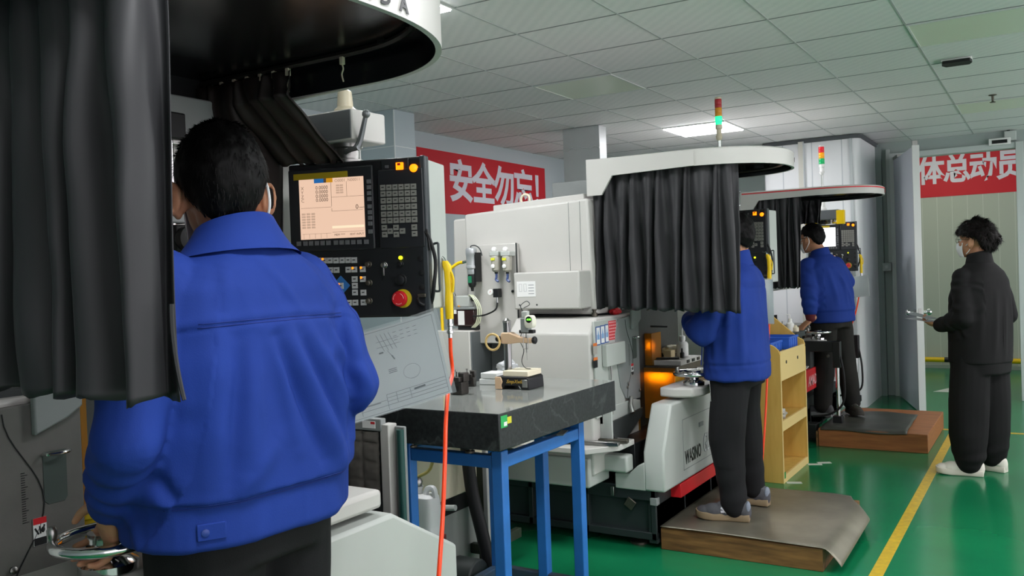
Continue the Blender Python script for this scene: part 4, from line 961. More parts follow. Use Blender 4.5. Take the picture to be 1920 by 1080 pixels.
def crumple(nm, c, r, m, lab, cat, seed, amp=.5):
    B = MB(); B.ball((0, 0, 0), 1, n=36, m=22); rnd = random.Random(seed)
    for i, p in enumerate(B.v):
        q = p.normalized(); a = 1+amp*(noise.noise(q*2.1+V((seed, 0, 0)))+.5*abs(noise.noise(q*5+V((0, seed, 0)))))
        B.v[i] = V((q.x*r[0]*a, q.y*r[1]*a, max(q.z*r[2]*a, -r[2]*.9))) + V(c)
    zmin = min(p.z for p in B.v)
    return tag(B.build(nm, m, loc=(c[0], c[1], zmin), smooth=30), lab, cat)
o = pz_(930, 700, SZ); crumple('plastic_bag', (-2.29, 3.66, SZ+.038), (.055, .035, .042), mat('plastic_film', '#b9bbbd', .3), 'crumpled grey plastic bag at the back of the granite slab', 'bag', 4)
for k, (x, y, a) in enumerate(((955, 838, .4), (1000, 822, .2))):
    o = pz_(x, y, .808); 
tag(MB().obox((-1.8, 3.3, .8085), (.03, .11, .005), RZ(.3)).build('steel_offcut', steel, loc=(-1.8, 3.3, .806)), 'small bright steel strip lying on the blue stand\'s top rail', 'strip')

# air preparation units and lubricator on the second machine's rear
def frl():
    Y = 4.25
    t = thing('air_filter', 'silver air filter with dark green bowl and yellow hose on the machine column', 'air filter', (-2.9, Y, 1.45))
    c = py_(884, 490, Y-.05); x, y = c.x, c.y
    MB().lathe([(.018, .075), (.03, .07), (.033, .06), (.033, .035), (.03, .03), (.03, -.03), (.033, -.033), (.033, -.045), (.026, -.05), (.026, -.075), (.024, -.08)], (x, y, c.z+.005), n=24).build('head', mat('cast_alu', '#b9bcbe', .35, .5), t)
    MB().lathe([(.024, 0), (.024, -.06), (.018, -.075), (.01, -.08), (.008, -.1)], (x, y, c.z-.073), n=20).build('bowl', black, t)
    MB().box(x-.012, x+.012, y-.026, y-.02, c.z-.125, c.z-.085).build('sight_glass', mat('sight_green', '#2a7a58', .2), t)
    MB().box(x+.02, x+.034, y-.01, y+.05, c.z-.12, c.z+.05).build('mounting_plate', black, t)
    MB().tube([(x, y, c.z+.075), (x, y, c.z+.088), (x+.03, y, c.z+.09), (x+.06, y, c.z+.07), (x+.075, y, c.z+.03)], .0035, 6, sm=5).build('tube', darkgrey, t)
    MB().cyl((x-.03, y, c.z), (x-.06, y, c.z-.004), .008, n=12).build('fitting', chrome, t)
    h = MB().tube([(x-.06, y, c.z-.004), (x-.1, y, c.z-.01), (x-.16, y-.02, c.z-.06), (x-.2, y-.03, c.z-.16), (x-.2, y-.03, c.z-.5)], .0095, 10, sm=6); h.build('supply_hose', yellow, t)
    for px, lab in ((930, 'left grey air regulator with yellow label on the machine column'), (951, 'right grey air regulator with yellow label on the machine column')):
        c = py_(px, 495, Y-.045); x, y, z = c
        t = thing('air_regulator', lab, 'regulator', (x, y, z-.1))
        MB().lathe([(.026, .045), (.029, .04), (.027, .0), (.025, -.035), (.016, -.045)], (x, y, z), n=20).build('body', mat('regulator_grey', '#a9a69a', .4), t)
        MB().box(x-.03, x+.03, y-.022, y+.044, z+.045, z+.072).build('head', grey_paint, t, bevel=.004)
        MB().lathe([(.014, 0), (.014, .012), (.01, .014)], (x, y-.01, z+.083), (0, -1, 0), 18).build('gauge', white_plastic, t)
        MB().cyl((x, y, z+.066), (x, y, z+.075), .006).build('gauge_stem', steel, t)
        MB().obox((x-.003, y-.0285, z+.028), (.026, .003, .014)).build('label', mat('label_yellow', '#e2e23a', .5), t)
        MB().lathe([(.012, 0), (.012, .01), (.008, .012)], (x-.004, y-.02, z-.012), (0, -1, 0), 14).build('port', white_plastic, t)
        MB().cyl((x, y, z-.04), (x, y, z-.055), .01, n=12).build('drain', black, t)
        MB().tube([(x, y, z-.055), (x, y, z-.075), (x-.004, y, z-.09), (x+.012, y, z-.1)], .007, 8, sm=4).build('elbow', mat('elbow_blue', '#4b5c8e', .4), t)
    c = py_(921, 548, Y-.04); t = thing('pressure_gauge', 'round white pressure gauge under the air regulators', 'gauge', c)
    MB().lathe([(.017, 0), (.017, .012), (.015, .014)], c, (0, -1, 0), 22).build('dial', white_plastic, t)
    MB().obox((c.x+.002, c.y-.0145, c.z+.003), (.002, .001, .012), Matrix.Rotation(.6, 3, 'Y')).build('needle', red, t)
    MB().box(c.x+.014, c.x+.05, c.y-.005, c.y+.035, c.z-.03, c.z+.02).build('manifold', black, t, bevel=.003)
    MB().cyl((c.x+.04, c.y, c.z-.03), (c.x+.04, c.y, c.z-.06), .006).build('outlet', chrome, t)
    MB().tube([(c.x+.04, c.y, c.z-.06), (c.x+.03, c.y-.01, c.z-.1), (c.x-.04, c.y-.02, c.z-.13), (c.x-.12, c.y-.02, c.z-.135)], .005, 8, sm=5).build('hose', rubber, t)
    # oil lubricator standing on the pillar
    c = py_(888, 606, 4.3); x0 = c.x-.08; x1 = c.x+.075; z = 1.181; y0, y1 = 4.2, 4.32
    t = thing('oil_lubricator', 'oil lubricator with dark red tank and grey head on the machine\'s side pillar', 'lubricator', ((x0+x1)/2, 4.26, z))
    MB().box(x0, x1, y0, y1, z+.02, z+.125).build('tank', mat('tank_dark', '#2a1213', .15, spec=.7), t, bevel=.012)
    MB().box(x0-.004, x1+.004, y0-.004, y1+.004, z+.12, z+.134).build('flange', midgrey, t, bevel=.003)
    MB().box(x0+.02, x1-.04, y0+.01, y1-.02, z+.134, z+.2).build('pump_head', grey_paint, t, bevel=.006)
    MB().box(x0+.04, x0+.085, y0-.002, y0, z+.03, z+.112).build('label', paper, t); MB().box(x0+.012, x0+.03, y0-.002, y0, z+.095, z+.12).build('tag_label', paper, t)
    MB().lathe([(.014, 0), (.014, .02), (.008, .024)], (x1-.03, y0+.03, z+.18), (1, 0, 0), 12).build('knob', rubber, t)
    MB().ball((x0+.04, y0+.02, z+.14), (.016, .012, .01)).build('orange_cap', mat('cap_orange', '#e8a24a', .4), t)
    MB().box(x0+.03, x1, y0+.01, y1, z+.0, z+.02).build('foot', black, t)
    MB().cyl((x0+.0, y0+.02, z+.13), (x0+.0, y0+.02, z+.205), .006).lathe([(.012, 0), (.012, .012)], (x0, y0+.02, z+.2), n=10).build('filler', steel, t)
    for k in range(3):
        MB().tube([(x1-.07, y0+.03, z+.19), (x1-.02+.01*k, y0, z+.2), (x1+.03+.012*k, y0-.01, z+.13), (x1+.02+.012*k, y0-.01, z+.05), (x1-.02+.01*k, y0, z+.015)], .0035, 6, sm=6).build('oil_tube', mat('tube_clear', '#d8dcc0', .25), t)
frl()
# papers and odds on the second machine's hood
for k, (y0, y1, m, z0, z1, lab) in enumerate(((4.155, 4.205, mat('paper_blue_edge', '#3c5c9a', .6), 1.105, 1.205, 'leftmost blue-edged card stuck on the wheel hood side'), (4.21, 4.26, MATS['paper_blue_edge'], 1.108, 1.208, 'middle blue-edged card stuck on the wheel hood side'),
                                              (4.265, 4.31, MATS['paper_blue_edge'], 1.11, 1.21, 'third blue-edged card on the wheel hood, next to the red sheet'), (4.315, 4.41, mat('paper_red', '#d0444a', .6), 1.12, 1.225, 'red printed sheet stuck on the wheel hood side'))):
    t = thing('notice_card', lab, 'card', (-2.045, (y0+y1)/2, z0))
    MB().box(-2.046, -2.0445, y0, y1, z0, z1).build('card', m, t, smooth=0)
    B = MB()
    if k < 3:
        B.box(-2.0445, -2.044, y0+.008, y1-.003, z0+.006, z1-.006); B.m = 1
        B.box(-2.044, -2.0437, y0+.012, y1-.008, z0+.03, z0+.055); B.prism([(y0+.018, z0+.055), (y1-.014, z0+.055), ((y0+y1)/2+.002, z0+.085)], 'x', -2.044, -2.0437)
        B.build('print', [paper, mat('print_sky', '#7fa4d0', .6)], t, smooth=0)
    else:
        for r in range(6):
            for c_ in range(5): B.box(-2.0445, -2.044, y0+.006+.018*c_, y0+.018+.018*c_, z0+.008+.017*r, z0+.014+.017*r)
        B.build('print', mat('print_pink', '#f2b8b8', .6), t, smooth=0)
t = thing('document_holder', 'pale grey flat document box on the wheel hood side, below the cards', 'box', (-2.02, 4.33, .985))
MB().box(-2.045, -2.015, 4.22, 4.46, .985, 1.105).build('box', grey_paint, t, bevel=.004); MB().cyl((-2.03, 4.3, .72), (-2.03, 4.3, .985), .005).build('stem', steel, t)
for z0, z1, m, lab in ((1.06, 1.12, mat('warn_grey', '#a9a39c', .5), 'small warning plate at the hood corner, upper one'), (.99, 1.045, black, 'small black and orange warning plate at the hood corner, lower one')):
    t = thing('warning_plate', lab, 'label', (-2.045, 4.155, z0))
    MB().box(-2.046, -2.0445, 4.118, 4.165, z0, z1).build('plate', m, t); MB().box(-2.0445, -2.044, 4.118, 4.165, z1-.016, z1).build('orange_band', mat('warn_orange', '#e07a3a', .5), t)
crumple('red_cloth', (-2.09, 4.5, 1.27), (.03, .04, .022), red, 'small red folded cloth on top of the wheel hood', 'cloth', 9, .3)
t = thing('hood_knob', 'short steel knob standing on the wheel hood top', 'knob', (-2.12, 4.3, 1.25))
MB().lathe([(.016, 0), (.016, .02), (.009, .022), (.009, .032), (.013, .034), (.013, .04)], (-2.12, 4.3, 1.2515), n=14).build('stem', dirty_steel, t)
tag(MB().tube([(-2.5, 4.25, 1.257), (-2.15, 4.33, 1.257)], .005, 8).build('steel_rod', black, loc=(-2.3, 4.29, 1.252)), 'thin dark rod lying on the wheel hood top', 'rod')
# wash bottle, cloth and tools on the amber-lit work table
WZ = .947
o = V((-1.97, 5.22, WZ)); t = thing('wash_bottle', 'white plastic wash bottle with bent spout on the work table', 'bottle', o)
MB().lathe([(.034, .0), (.037, .004), (.037, .075), (.03, .088), (.017, .094), (.017, .1)], o, n=24).build('body', white_plastic, t)
MB().lathe([(.02, .1), (.02, .125), (.012, .13)], o, n=20).build('cap', white_plastic, t)
MB().tube([o+V((0, 0, .13)), o+V((0, .0, .165)), o+V((.012, .0, .185)), o+V((.05, .01, .19)), o+V((.09, .015, .186))], .0055, 10, sm=5).build('spout', white_plastic, t)
crumple('white_rag', (-2.06, 5.24, WZ+.03), (.06, .05, .03), mat('rag', '#d9d5c4', .8), 'crumpled off-white rag on the work table', 'rag', 6)
tag(MB().box(-2.05, -2.0, 5.1, 5.17, WZ, WZ+.045).build('small_carton', mat('carton_buff', '#c9b890', .7), bevel=.003, loc=(-2.02, 5.13, WZ)), 'small buff carton behind the rag on the work table', 'carton')
tag(MB().obox((-1.99, 5.02, WZ+.006), (.14, .03, .01), RZ(.3)).build('hand_tool', rubber, bevel=.003, loc=(-1.99, 5.02, WZ+.001)), 'flat black hand tool lying on the work table edge', 'tool')
t = thing('small_bottle', 'tiny black dropper bottle in front of the wash bottle', 'bottle', (-1.935, 5.12, WZ))
MB().lathe([(.014, 0), (.014, .03), (.006, .036), (.005, .055), (.002, .06)], (-1.935, 5.12, WZ), n=14).build('body', black, t)
# dark tools heaped on the tray
for k, (x, y, lx, ly, a, m, lab) in enumerate(((-2.02, 4.12, .2, .035, .1, steel, 'bright flat steel bar on the machine tray, nearest'), (-2.0, 4.2, .19, .04, .15, dirty_steel, 'worn steel bar behind the bright bar on the tray'), (-2.2, 4.1, .05, .05, .4, rubber, 'small black block on the white machine tray'),
                                               (-2.3, 4.2, .14, .03, -.4, darkgrey, 'dark clamp bar at the back of the machine tray'), (-2.42, 4.15, .12, .04, .5, dirty_steel, 'rusty clamp lying left on the machine tray'))):
    tag(MB().obox((x, y, .5865+.011), (lx, ly, .02), RZ(a)).build('steel_bar', m, bevel=.002, loc=(x, y, .5865)), lab, 'tool')
crumple('oily_rag', (-2.22, 4.25, .63), (.09, .05, .042), mat('oily_rag', '#6d665c', .7, var=.4, vs=20), 'oily rag heap at the back of the machine tray', 'rag', 11)

# ------------------------------------------------------------------ platforms, plywood cabinet, bins
wood = mat('platform_wood', '#8a6238', .55, var=.4, vs=5, col2='#5a3d22', stretch=(1, 8, 8))
plat = thing('operator_platform', 'low wooden standing platform under a bent steel sheet, at the middle machine', 'platform', (-1.38, 4.9, 0))
MB().box(-1.8, -.965, 4.36, 4.4, .0, .112).build('edge_board', wood, plat, bevel=.003)
MB().box(-1.8, -.965, 5.3, 5.34, .0, .112).build('edge_board', wood, plat, bevel=.003)
MB().box(-1.005, -.965, 4.4, 5.3, 0, .112).build('edge_board', wood, plat, bevel=.003)
MB().box(-1.8, -.965, 4.37, 5.33, .112, .118).build('deck', wood, plat)
sheet_m = mat('sheet_steel', '#9a9484', .42, .7, var=.35, vs=3.5, bump=.08, bs=8)
def steel_sheet(u, v):
    x = -1.8+.93*u; y = 4.352+1.06*v
    z = .1245 + .0035*math.sin(5*u+3*v)
    e = max(0, (u-.905)/.095)
    z -= .07*e**1.5*(1-.35*v)
    y += -.03*e*(1-v)
    c = max(0, u+v-1.72); x -= .3*c; y -= .2*c; z -= .2*max(0, c-.05)*(e > 0)
    return V((x, y, z))
sm_ = MB().grid(steel_sheet, 48, 30); so = sm_.build('steel_sheet', sheet_m, smooth=180, loc=(-1.38, 4.9, .12), fix=False)
so.modifiers.new('solid', 'SOLIDIFY').thickness = .0015
tag(so, 'worn steel sheet with a curled corner covering the middle wooden platform', 'steel sheet')
p3 = thing('operator_platform', 'brown wooden box platform in front of the farthest machine', 'platform', (-1.23, 7.97, 0))
MB().box(-1.64, -.825, 7.385, 8.56, 0, .148).build('box', mat('platform_wood_red', '#a8693c', .5, var=.25, vs=5, col2='#8a5530', stretch=(1, 9, 9)), p3, bevel=.004)
MB().box(-1.66, -1.645, 7.39, 8.5, .0, .12).build('end_board', wood, p3)
mt = MB().grid(lambda u, v: V((-1.62+.62*u+.03*(1-v)*u, 7.37+.92*v, .1515+.006*math.sin(7*u+4*v)+.004*math.sin(13*v) - .03*max(0, .06-v)*8)), 30, 20)
mo = mt.build('rubber_mat', mat('mat_grey', '#4c4d47', .35, var=.35, vs=6), smooth=180, loc=(-1.3, 7.8, .15), fix=False); s2 = mo.modifiers.new('solid', 'SOLIDIFY'); s2.thickness = .008; s2.offset = 1
tag(mo, 'dark grey crinkled mat lying on the farthest wooden platform', 'mat')
ply = mat('plywood', '#d9b25e', .5, var=.12, vs=3, col2='#caa04c', stretch=(6, 6, 1)); ply_e = mat('plywood_edge', '#e6c987', .5)
cab = thing('plywood_cabinet', 'tall narrow plywood shelf cabinet behind the middle worker', 'cabinet', (-1.78, 6.38, 0))
CX0, CX1, CY0, CY1 = -1.985, -1.575, 6.02, 6.74
sidep = [(CX0, 0), (CX1, 0), (CX1, .88), (CX1-.012, .915), (CX1-.04, .94), (CX1-.1, .965), (CX1-.16, 1.02), (CX1-.19, 1.08), (CX1-.2, 1.12), (CX0, 1.12)]
MB().prism(sidep, 'y', CY0, CY0+.018).build('side_panel', ply, cab, bevel=.002)
MB().prism([(CX0, 0), (CX1, 0), (CX1, .9), (CX1-.01, .93), (CX1-.05, .95), (CX0, 1.26)], 'y', CY1-.018, CY1).build('side_panel', ply, cab, bevel=.002)
MB().box(CX0, CX0+.012, CY0+.018, CY1-.018, .0, 1.1).build('back_panel', ply, cab)
for z in (.03, .4, .86): MB().box(CX0+.012, CX1-.004, CY0+.018, CY1-.018, z, z+.018).build('shelf', ply, cab, bevel=.001)
MB().box(CX1-.018, CX1-.001, CY0+.018, CY1-.018, .70, .90).build('apron', ply_e, cab, bevel=.001)
MB().box(CX1-.016, CX1, CY0+.018, CY1-.018, .355, .425).build('apron', ply_e, cab, bevel=.001)
MB().box(CX1-.016, CX1, CY0+.018, CY1-.018, 0, .05).build('plinth', ply_e, cab, bevel=.001)
MB().box(CX1-.002, CX1+.001, CY0-.001, CY0+.019, 0, .88).build('edge_strip', ply_e, cab); MB().box(CX1-.002, CX1+.001, CY1-.019, CY1+.001, 0, .88).build('edge_strip', ply_e, cab)
for y in (6.18, 6.5): MB().lathe([(.012, 0), (.012, .003)], (CX1-.001, y, .82), (1, 0, 0), 14).build('hole', black, cab)
MB().box(CX1, CX1+.001, 6.04, 6.075, .03, .075).build('floor_tag', mat('tag_green', '#1d8a3c', .5), cab)
def bin_(x0, x1, y0, y1, z, h, lab):
    t = thing('storage_bin', lab, 'bin', ((x0+x1)/2, (y0+y1)/2, z)); m = mat('bin_blue', '#2f62c8', .4)
    B = MB(); w_ = .006
    B.box(x0, x1, y0, y1, z, z+w_)
    for a in ((x0, x0+w_, y0, y1), (x1-w_, x1, y0, y1), (x0, x1, y0, y0+w_), (x0, x1, y1-w_, y1)): B.box(*a, z, z+h)
    B.build('tray', m, t, bevel=.002)
    R_ = MB()
    for a in ((x0-.006, x0, y0-.006, y1+.006), (x1, x1+.006, y0-.006, y1+.006), (x0, x1, y0-.006, y0), (x0, x1, y1, y1+.006)): R_.box(*a, z+h-.014, z+h)
    R_.build('rim', m, t, bevel=.002)
    for k in range(4):
        y = y0+(y1-y0)*(k+.5)/4; MB().box(x1-.004, x1+.003, y-.003, y+.003, z+.005, z+h-.015).build('rib', m, t)
bin_(-1.93, -1.62, 6.45, 6.7, .8795, .09, 'blue plastic bin at the far end on the plywood cabinet'); bin_(-1.9, -1.66, 6.1, 6.4, .8795, .075, 'smaller blue plastic bin at the near end of the plywood cabinet')
crumple('plastic_bag', (-1.65, 6.2, .45), (.05, .08, .035), mat('bag_clear', '#c9c6c0', .3, alpha=.75), 'crumpled clear plastic bag on the cabinet\'s middle shelf', 'bag', 3)
tag(MB().box(-1.64, -1.585, 6.08, 6.14, .4185, .424).build('yellow_card', yellow, loc=(-1.61, 6.11, .4185)), 'small yellow card on the cabinet\'s middle shelf', 'card')
for k, (x, y, a, lab) in enumerate(((-1.52, 6.08, .4, 'white floor tape piece at the cabinet\'s near corner'), (-1.47, 6.78, .5, 'white floor tape piece off the cabinet\'s far corner, outer one'), (-1.52, 6.7, .4, 'white floor tape piece off the cabinet\'s far corner, inner one'))):
    tag(MB().obox((x, y, .001), (.1, .05, .0015), RZ(a)).build('tape_mark', mat('tape_white', '#c9cfc4', .5), loc=(x, y, .0003)), lab, 'tape')
# farthest machine: red carton, small items, stand arms
for k, (dx, lab, tone) in enumerate(((0, 'lower grey booklet on the red cover of the farthest machine', '#8d8d88'), (.02, 'upper pale booklet on the red cover of the farthest machine', '#c9c7c0'))):
    tag(MB().obox((-1.88+dx, 7.56, .606+.011*k), (.2, .26, .01), RZ(.1*k)).build('booklet', mat('booklet'+str(k), tone, .6), loc=(-1.88+dx, 7.56, .6012+.011*k)), lab, 'booklet')
def stand_arm(x, y, ztop, lab, z0=.15):
    t = thing('support_arm', lab, 'support arm', (x, y, z0))
    MB().box(x-.3, x+.03, y-.03, y+.03, ztop-.09, ztop).build('arm', black, t, bevel=.006)
    MB().box(x-.028, x+.032, y-.036, y+.036, ztop-.22, ztop-.0).build('clamp', black, t, bevel=.006)
    MB().cyl((x, y, z0+.02), (x, y, ztop-.2), .016, n=16).build('rod', chrome, t)
    MB().box(x-.04, x+.035, y-.04, y+.04, z0, z0+.06).build('foot', black, t, bevel=.005)
    MB().lathe([(.012, 0), (.014, .01), (.014, .02)], (x-.06, y-.03, ztop-.12), (0, -1, 0), 12).build('bolt', chrome, t)
    MB().tube([(x+.03, y-.02, ztop-.12), (x+.06, y-.04, ztop-.3), (x+.05, y-.04, ztop-.5), (x-.05, y-.05, z0+.08), (x-.2, y-.05, z0+.05)], .009, 8, sm=6).build('cable', rubber, t)
    return t
q = pd_(1569, 660, 7.3); stand_arm(q.x, q.y, q.z+.09, 'nearer black support arm on a chrome rod beside the far worker', .162)
q = pd_(1604, 640, 8.45); stand_arm(q.x, q.y, q.z+.06, 'farther black support arm on a chrome rod behind the far worker', .15)
tag(MB().box(-2.2, -1.68, 7.5, 7.62, .03, .16).build('foot_beam', rubber, bevel=.01, loc=(-1.9, 7.56, .03)), 'low black steel foot beam beside the far platform', 'beam')
bk = thing('bench', 'dark bench with small fixtures beside the far machine', 'bench', (-2.03, 6.99, .0))
MB().box(-2.4, -1.66, 6.86, 7.12, .93, .97).build('top', darkgrey, bk, bevel=.004); 
for x, y in ((-2.36, 6.9), (-1.7, 6.9), (-2.36, 7.08), (-1.7, 7.08)): MB().box(x-.02, x+.02, y-.02, y+.02, 0, .93).build('leg', darkgrey, bk)
for k, (px, r, h, m, lab) in enumerate(((1455, .03, .13, rubber, 'dark square fixture at the left end of the far bench'), (1468, .016, .08, steel, 'small steel post on the far bench'), (1482, .03, .10, white_plastic, 'white pump bottle on the far bench'), (1492, .024, .05, cream, 'small cream cup at the right end of the far bench'))):
    q = py_(px, 620, 7.0); t = thing('bench_fixture' if k < 2 else ('pump_bottle' if k == 2 else 'cup'), lab, 'fixture' if k < 2 else 'bottle' if k == 2 else 'cup', (q.x, 7.0, .971))
    MB().lathe([(r, 0), (r, h*.6), (r*.5, h*.75), (r*.45, h)], (q.x, 7.0, .971), n=4 if k == 0 else 18).build('body', m, t)
    if k == 2: MB().tube([(q.x, 7.0, 1.07), (q.x, 7.0, 1.1), (q.x-.03, 7.0, 1.105)], .004, 6).build('spout', white_plastic, t)
# between the near machine and the table
cu = thing('coolant_unit', 'coolant unit with dark quilted mesh filter left of the blue stand', 'coolant unit', (-2.45, 2.6, 0))
MB().box(-2.8, -2.09, 2.455, 2.48, .55, .97).build('filter_housing', darkgrey, cu, bevel=.006)
MB().grid(lambda u, v: V((-2.79+.69*u, 2.45-.012*abs(math.sin(PI*u*9))**.4*abs(math.sin(PI*v*3.6))**.4+.004*noise.noise(V((u*30, v*14, 0))), .69+.25*v)), 90, 48).build('filter_mesh', mat('filter_cloth', '#6a6660', .8, var=.3, vs=14), cu, smooth=60, fix=False)
MB().box(-2.8, -2.075, 2.435, 2.465, .945, .99).build('top_rail', midgrey, cu, bevel=.004)
MB().box(-2.085, -2.045, 2.44, 2.49, .3, .97).build('white_post', white_paint, cu, bevel=.004)
MB().box(-2.045, -2.0, 2.475, 2.49, .2, .96).build('grey_panel', midgrey, cu, bevel=.004)
MB().cyl((-2.015, 2.47, .1), (-2.015, 2.47, .95), .014, n=14).build('green_pipe', mat('pipe_green', '#1d4a45', .4), cu)
MB().box(-2.8, -2.3, 2.46, 2.66, 0, .9).build('tank', mat('tank_green_dark', '#2b3334', .5), cu, bevel=.006)
lb = MB(); lb.box(-2.16, -2.1, 2.432, 2.435, .955, .98); lb.m = 1; lb.box(-2.12, -2.1, 2.4315, 2.432, .97, .979); lb.build('rating_label', [paper, red], cu, smooth=0)
pc = thing('pump_cabinet', 'cream pump cabinet seen under the granite slab', 'pump cabinet', (-2.62, 3.35, 0))
MB().box(-2.95, -2.5, 3.35, 3.9, .42, .92).build('box', cream, pc, bevel=.008); MB().box(-2.93, -2.52, 3.36, 3.88, 0, .34).build('lower_box', mat('pump_grey', '#9aa09a', .5), pc, bevel=.006)
MB().box(-2.94, -2.51, 3.36, 3.88, .34, .42).build('gap_frame', rubber, pc)
MB().tube([(-2.85, 3.33, .36), (-2.4, 3.33, .41)], .014, 8).build('pipe', grey_paint, pc)
for y in (3.5, 3.75): MB().box(-2.9, -2.5, y, y+.04, .0, .01).build('foot', black, pc)
jt = thing('drip_tray', 'reddish brown drip tray under the white jerrycan', 'tray', (-2.42, 3.2, .27))
MB().box(-2.57, -2.42, 3.1, 3.28, .255, .30).build('tray', mat('tray_rust', '#6e3230', .5, var=.4, vs=10), jt, bevel=.006); MB().box(-2.55, -2.44, 3.13, 3.26, 0, .255).build('bracket', rubber, jt)
jc = thing('jerrycan', 'white plastic jerrycan standing in the drip tray under the slab', 'jerrycan', (-2.475, 3.19, .3015))
q = [V((math.copysign(abs(math.cos(a))**.5, math.cos(a))*.068, math.copysign(abs(math.sin(a))**.5, math.sin(a))*.055, 0)) for a in [2*PI*k/28 for k in range(28)]]
MB().loft([[V((-2.475, 3.19, .3015+z))+p*s for p in q] for z, s in ((0, .94), (.01, 1), (.05, 1), (.055, .985), (.06, 1), (.16, 1), (.19, .92), (.2, .7))]).build('body', mat('hdpe', '#e2e4e2', .4), jc)
MB().lathe([(.022, 0), (.022, .03), (.026, .031), (.026, .04)], (-2.51, 3.19, .495), n=18).build('neck', MATS['hdpe'], jc)
MB().tube([(-2.465, 3.19, .49), (-2.455, 3.19, .525), (-2.42, 3.19, .53), (-2.41, 3.19, .49)], .014, 8, sm=5).build('handle', MATS['hdpe'], jc)
MB().tube([(-2.51, 3.19, .53), (-2.515, 3.19, .57), (-2.44, 3.2, .62), (-2.42, 3.22, .75)], .008, 8, sm=5).build('drain_hose', mat('hose_yellow_grey', '#a89a58', .4), jc)
MB().lathe([(.02, 0), (.024, .02), (.014, .04)], (-2.51, 3.19, .535), n=12).build('tap', steel, jc)
hose([(-2.46, 3.5, .80), (-2.445, 3.5, .68), (-2.42, 3.5, .45), (-2.37, 3.5, .25), (-2.32, 3.5, .05)], .032, 'thick black corrugated cable sleeve behind the blue stand', rubber, 'cable_sleeve', 8, 12)
eq = thing('equipment_frame', 'dark olive steel frame on the floor behind the blue stand', 'frame', (-2.5, 3.65, 0))
ol = mat('olive_steel', '#3c4436', .55, var=.4, vs=8)
MB().box(-2.46, -2.42, 3.6, 3.64, 0, .56).build('post', ol, eq, bevel=.003); MB().box(-2.515, -2.46, 3.605, 3.635, .1, .15).build('rail', ol, eq, bevel=.003)
MB().box(-2.41, -2.385, 3.58, 3.605, 0, .72).build('white_post', white_paint, eq, bevel=.003); MB().box(-2.455, -2.42, 3.64, 3.95, .1, .15).build('rail', ol, eq, bevel=.003)
tag(MB().cyl((-2.43, 3.36, .088), (-2.3, 3.36, .088), .083, n=24).build('motor_drum', mat('drum_dark', '#2c3230', .5), bevel=.008, loc=(-2.36, 3.36, .005)), 'dark motor drum lying on the floor behind the blue stand', 'motor')
cup = thing('yellow_bowl', 'ribbed yellow plastic bowl beyond the dark swivel plate, left of the near worker\'s hand', 'bowl', (-2.1, 1.32, .86))
MB().lathe([(.04, 0), (.06, .02), (.058, .035), (.066, .04), (.064, .06), (.072, .066), (.07, .09), (.075, .092), (.068, .088), (.06, .03), (.0005, .025)], (-2.1, 1.32, .8625), n=28).build('bowl', yellow, cup)
MB().box(-2.17, -2.03, 1.28, 1.38, .77, .8615).build('bracket', darkgrey, cup)

# ------------------------------------------------------------------ people
def remesh(mb, voxel, it=6, fac=.5):
    me = mb.mesh('tmp'); o = bpy.data.objects.new('tmp', me); COL.objects.link(o)
    r = o.modifiers.new('r', 'REMESH'); r.mode = 'VOXEL'; r.voxel_size = voxel
    if it: s_ = o.modifiers.new('s', 'SMOOTH'); s_.iterations = it; s_.factor = fac
    out = bpy.data.meshes.new_from_object(o.evaluated_get(bpy.context.evaluated_depsgraph_get()))
    bpy.data.objects.remove(o); bpy.data.meshes.remove(me)
    return out
def coords(me):
    a = np.empty(len(me.vertices)*3); me.vertices.foreach_get('co', a); return a.reshape(-1, 3)
def normals(me):
    a = np.empty(len(me.vertices)*3); me.vertices.foreach_get('normal', a); return a.reshape(-1, 3)
class Fig:
    """a standing frame: f forward, l to the person's left, u up"""
    def __init__(s, loc, heading, scale=1.0):
        s.o = V(loc); s.s = scale; s.f = V((heading[0], heading[1], 0)).normalized(); s.l = V((0, 0, 1)).cross(s.f)
    def __call__(s, f, l, u): return s.o + (s.f*f + s.l*l + V((0, 0, u)))*s.s
    def local(s, P):
        d = (P-np.array(s.o))/s.s; return np.stack([d@np.array(s.f), d@np.array(s.l), d[:, 2]], 1)
def chain(mb, pts, n=14):
    for (p, r), (q, t) in zip(pts, pts[1:]):
        mb.cyl(p, q, r, t, n); 
    for p, r in pts: mb.ball(p, r, n=n, m=10)
def basis(f, u=V((0, 0, 1))):
    f = V(f).normalized(); l = u.cross(f).normalized(); w = f.cross(l); return Matrix((f, l, w)).transposed()
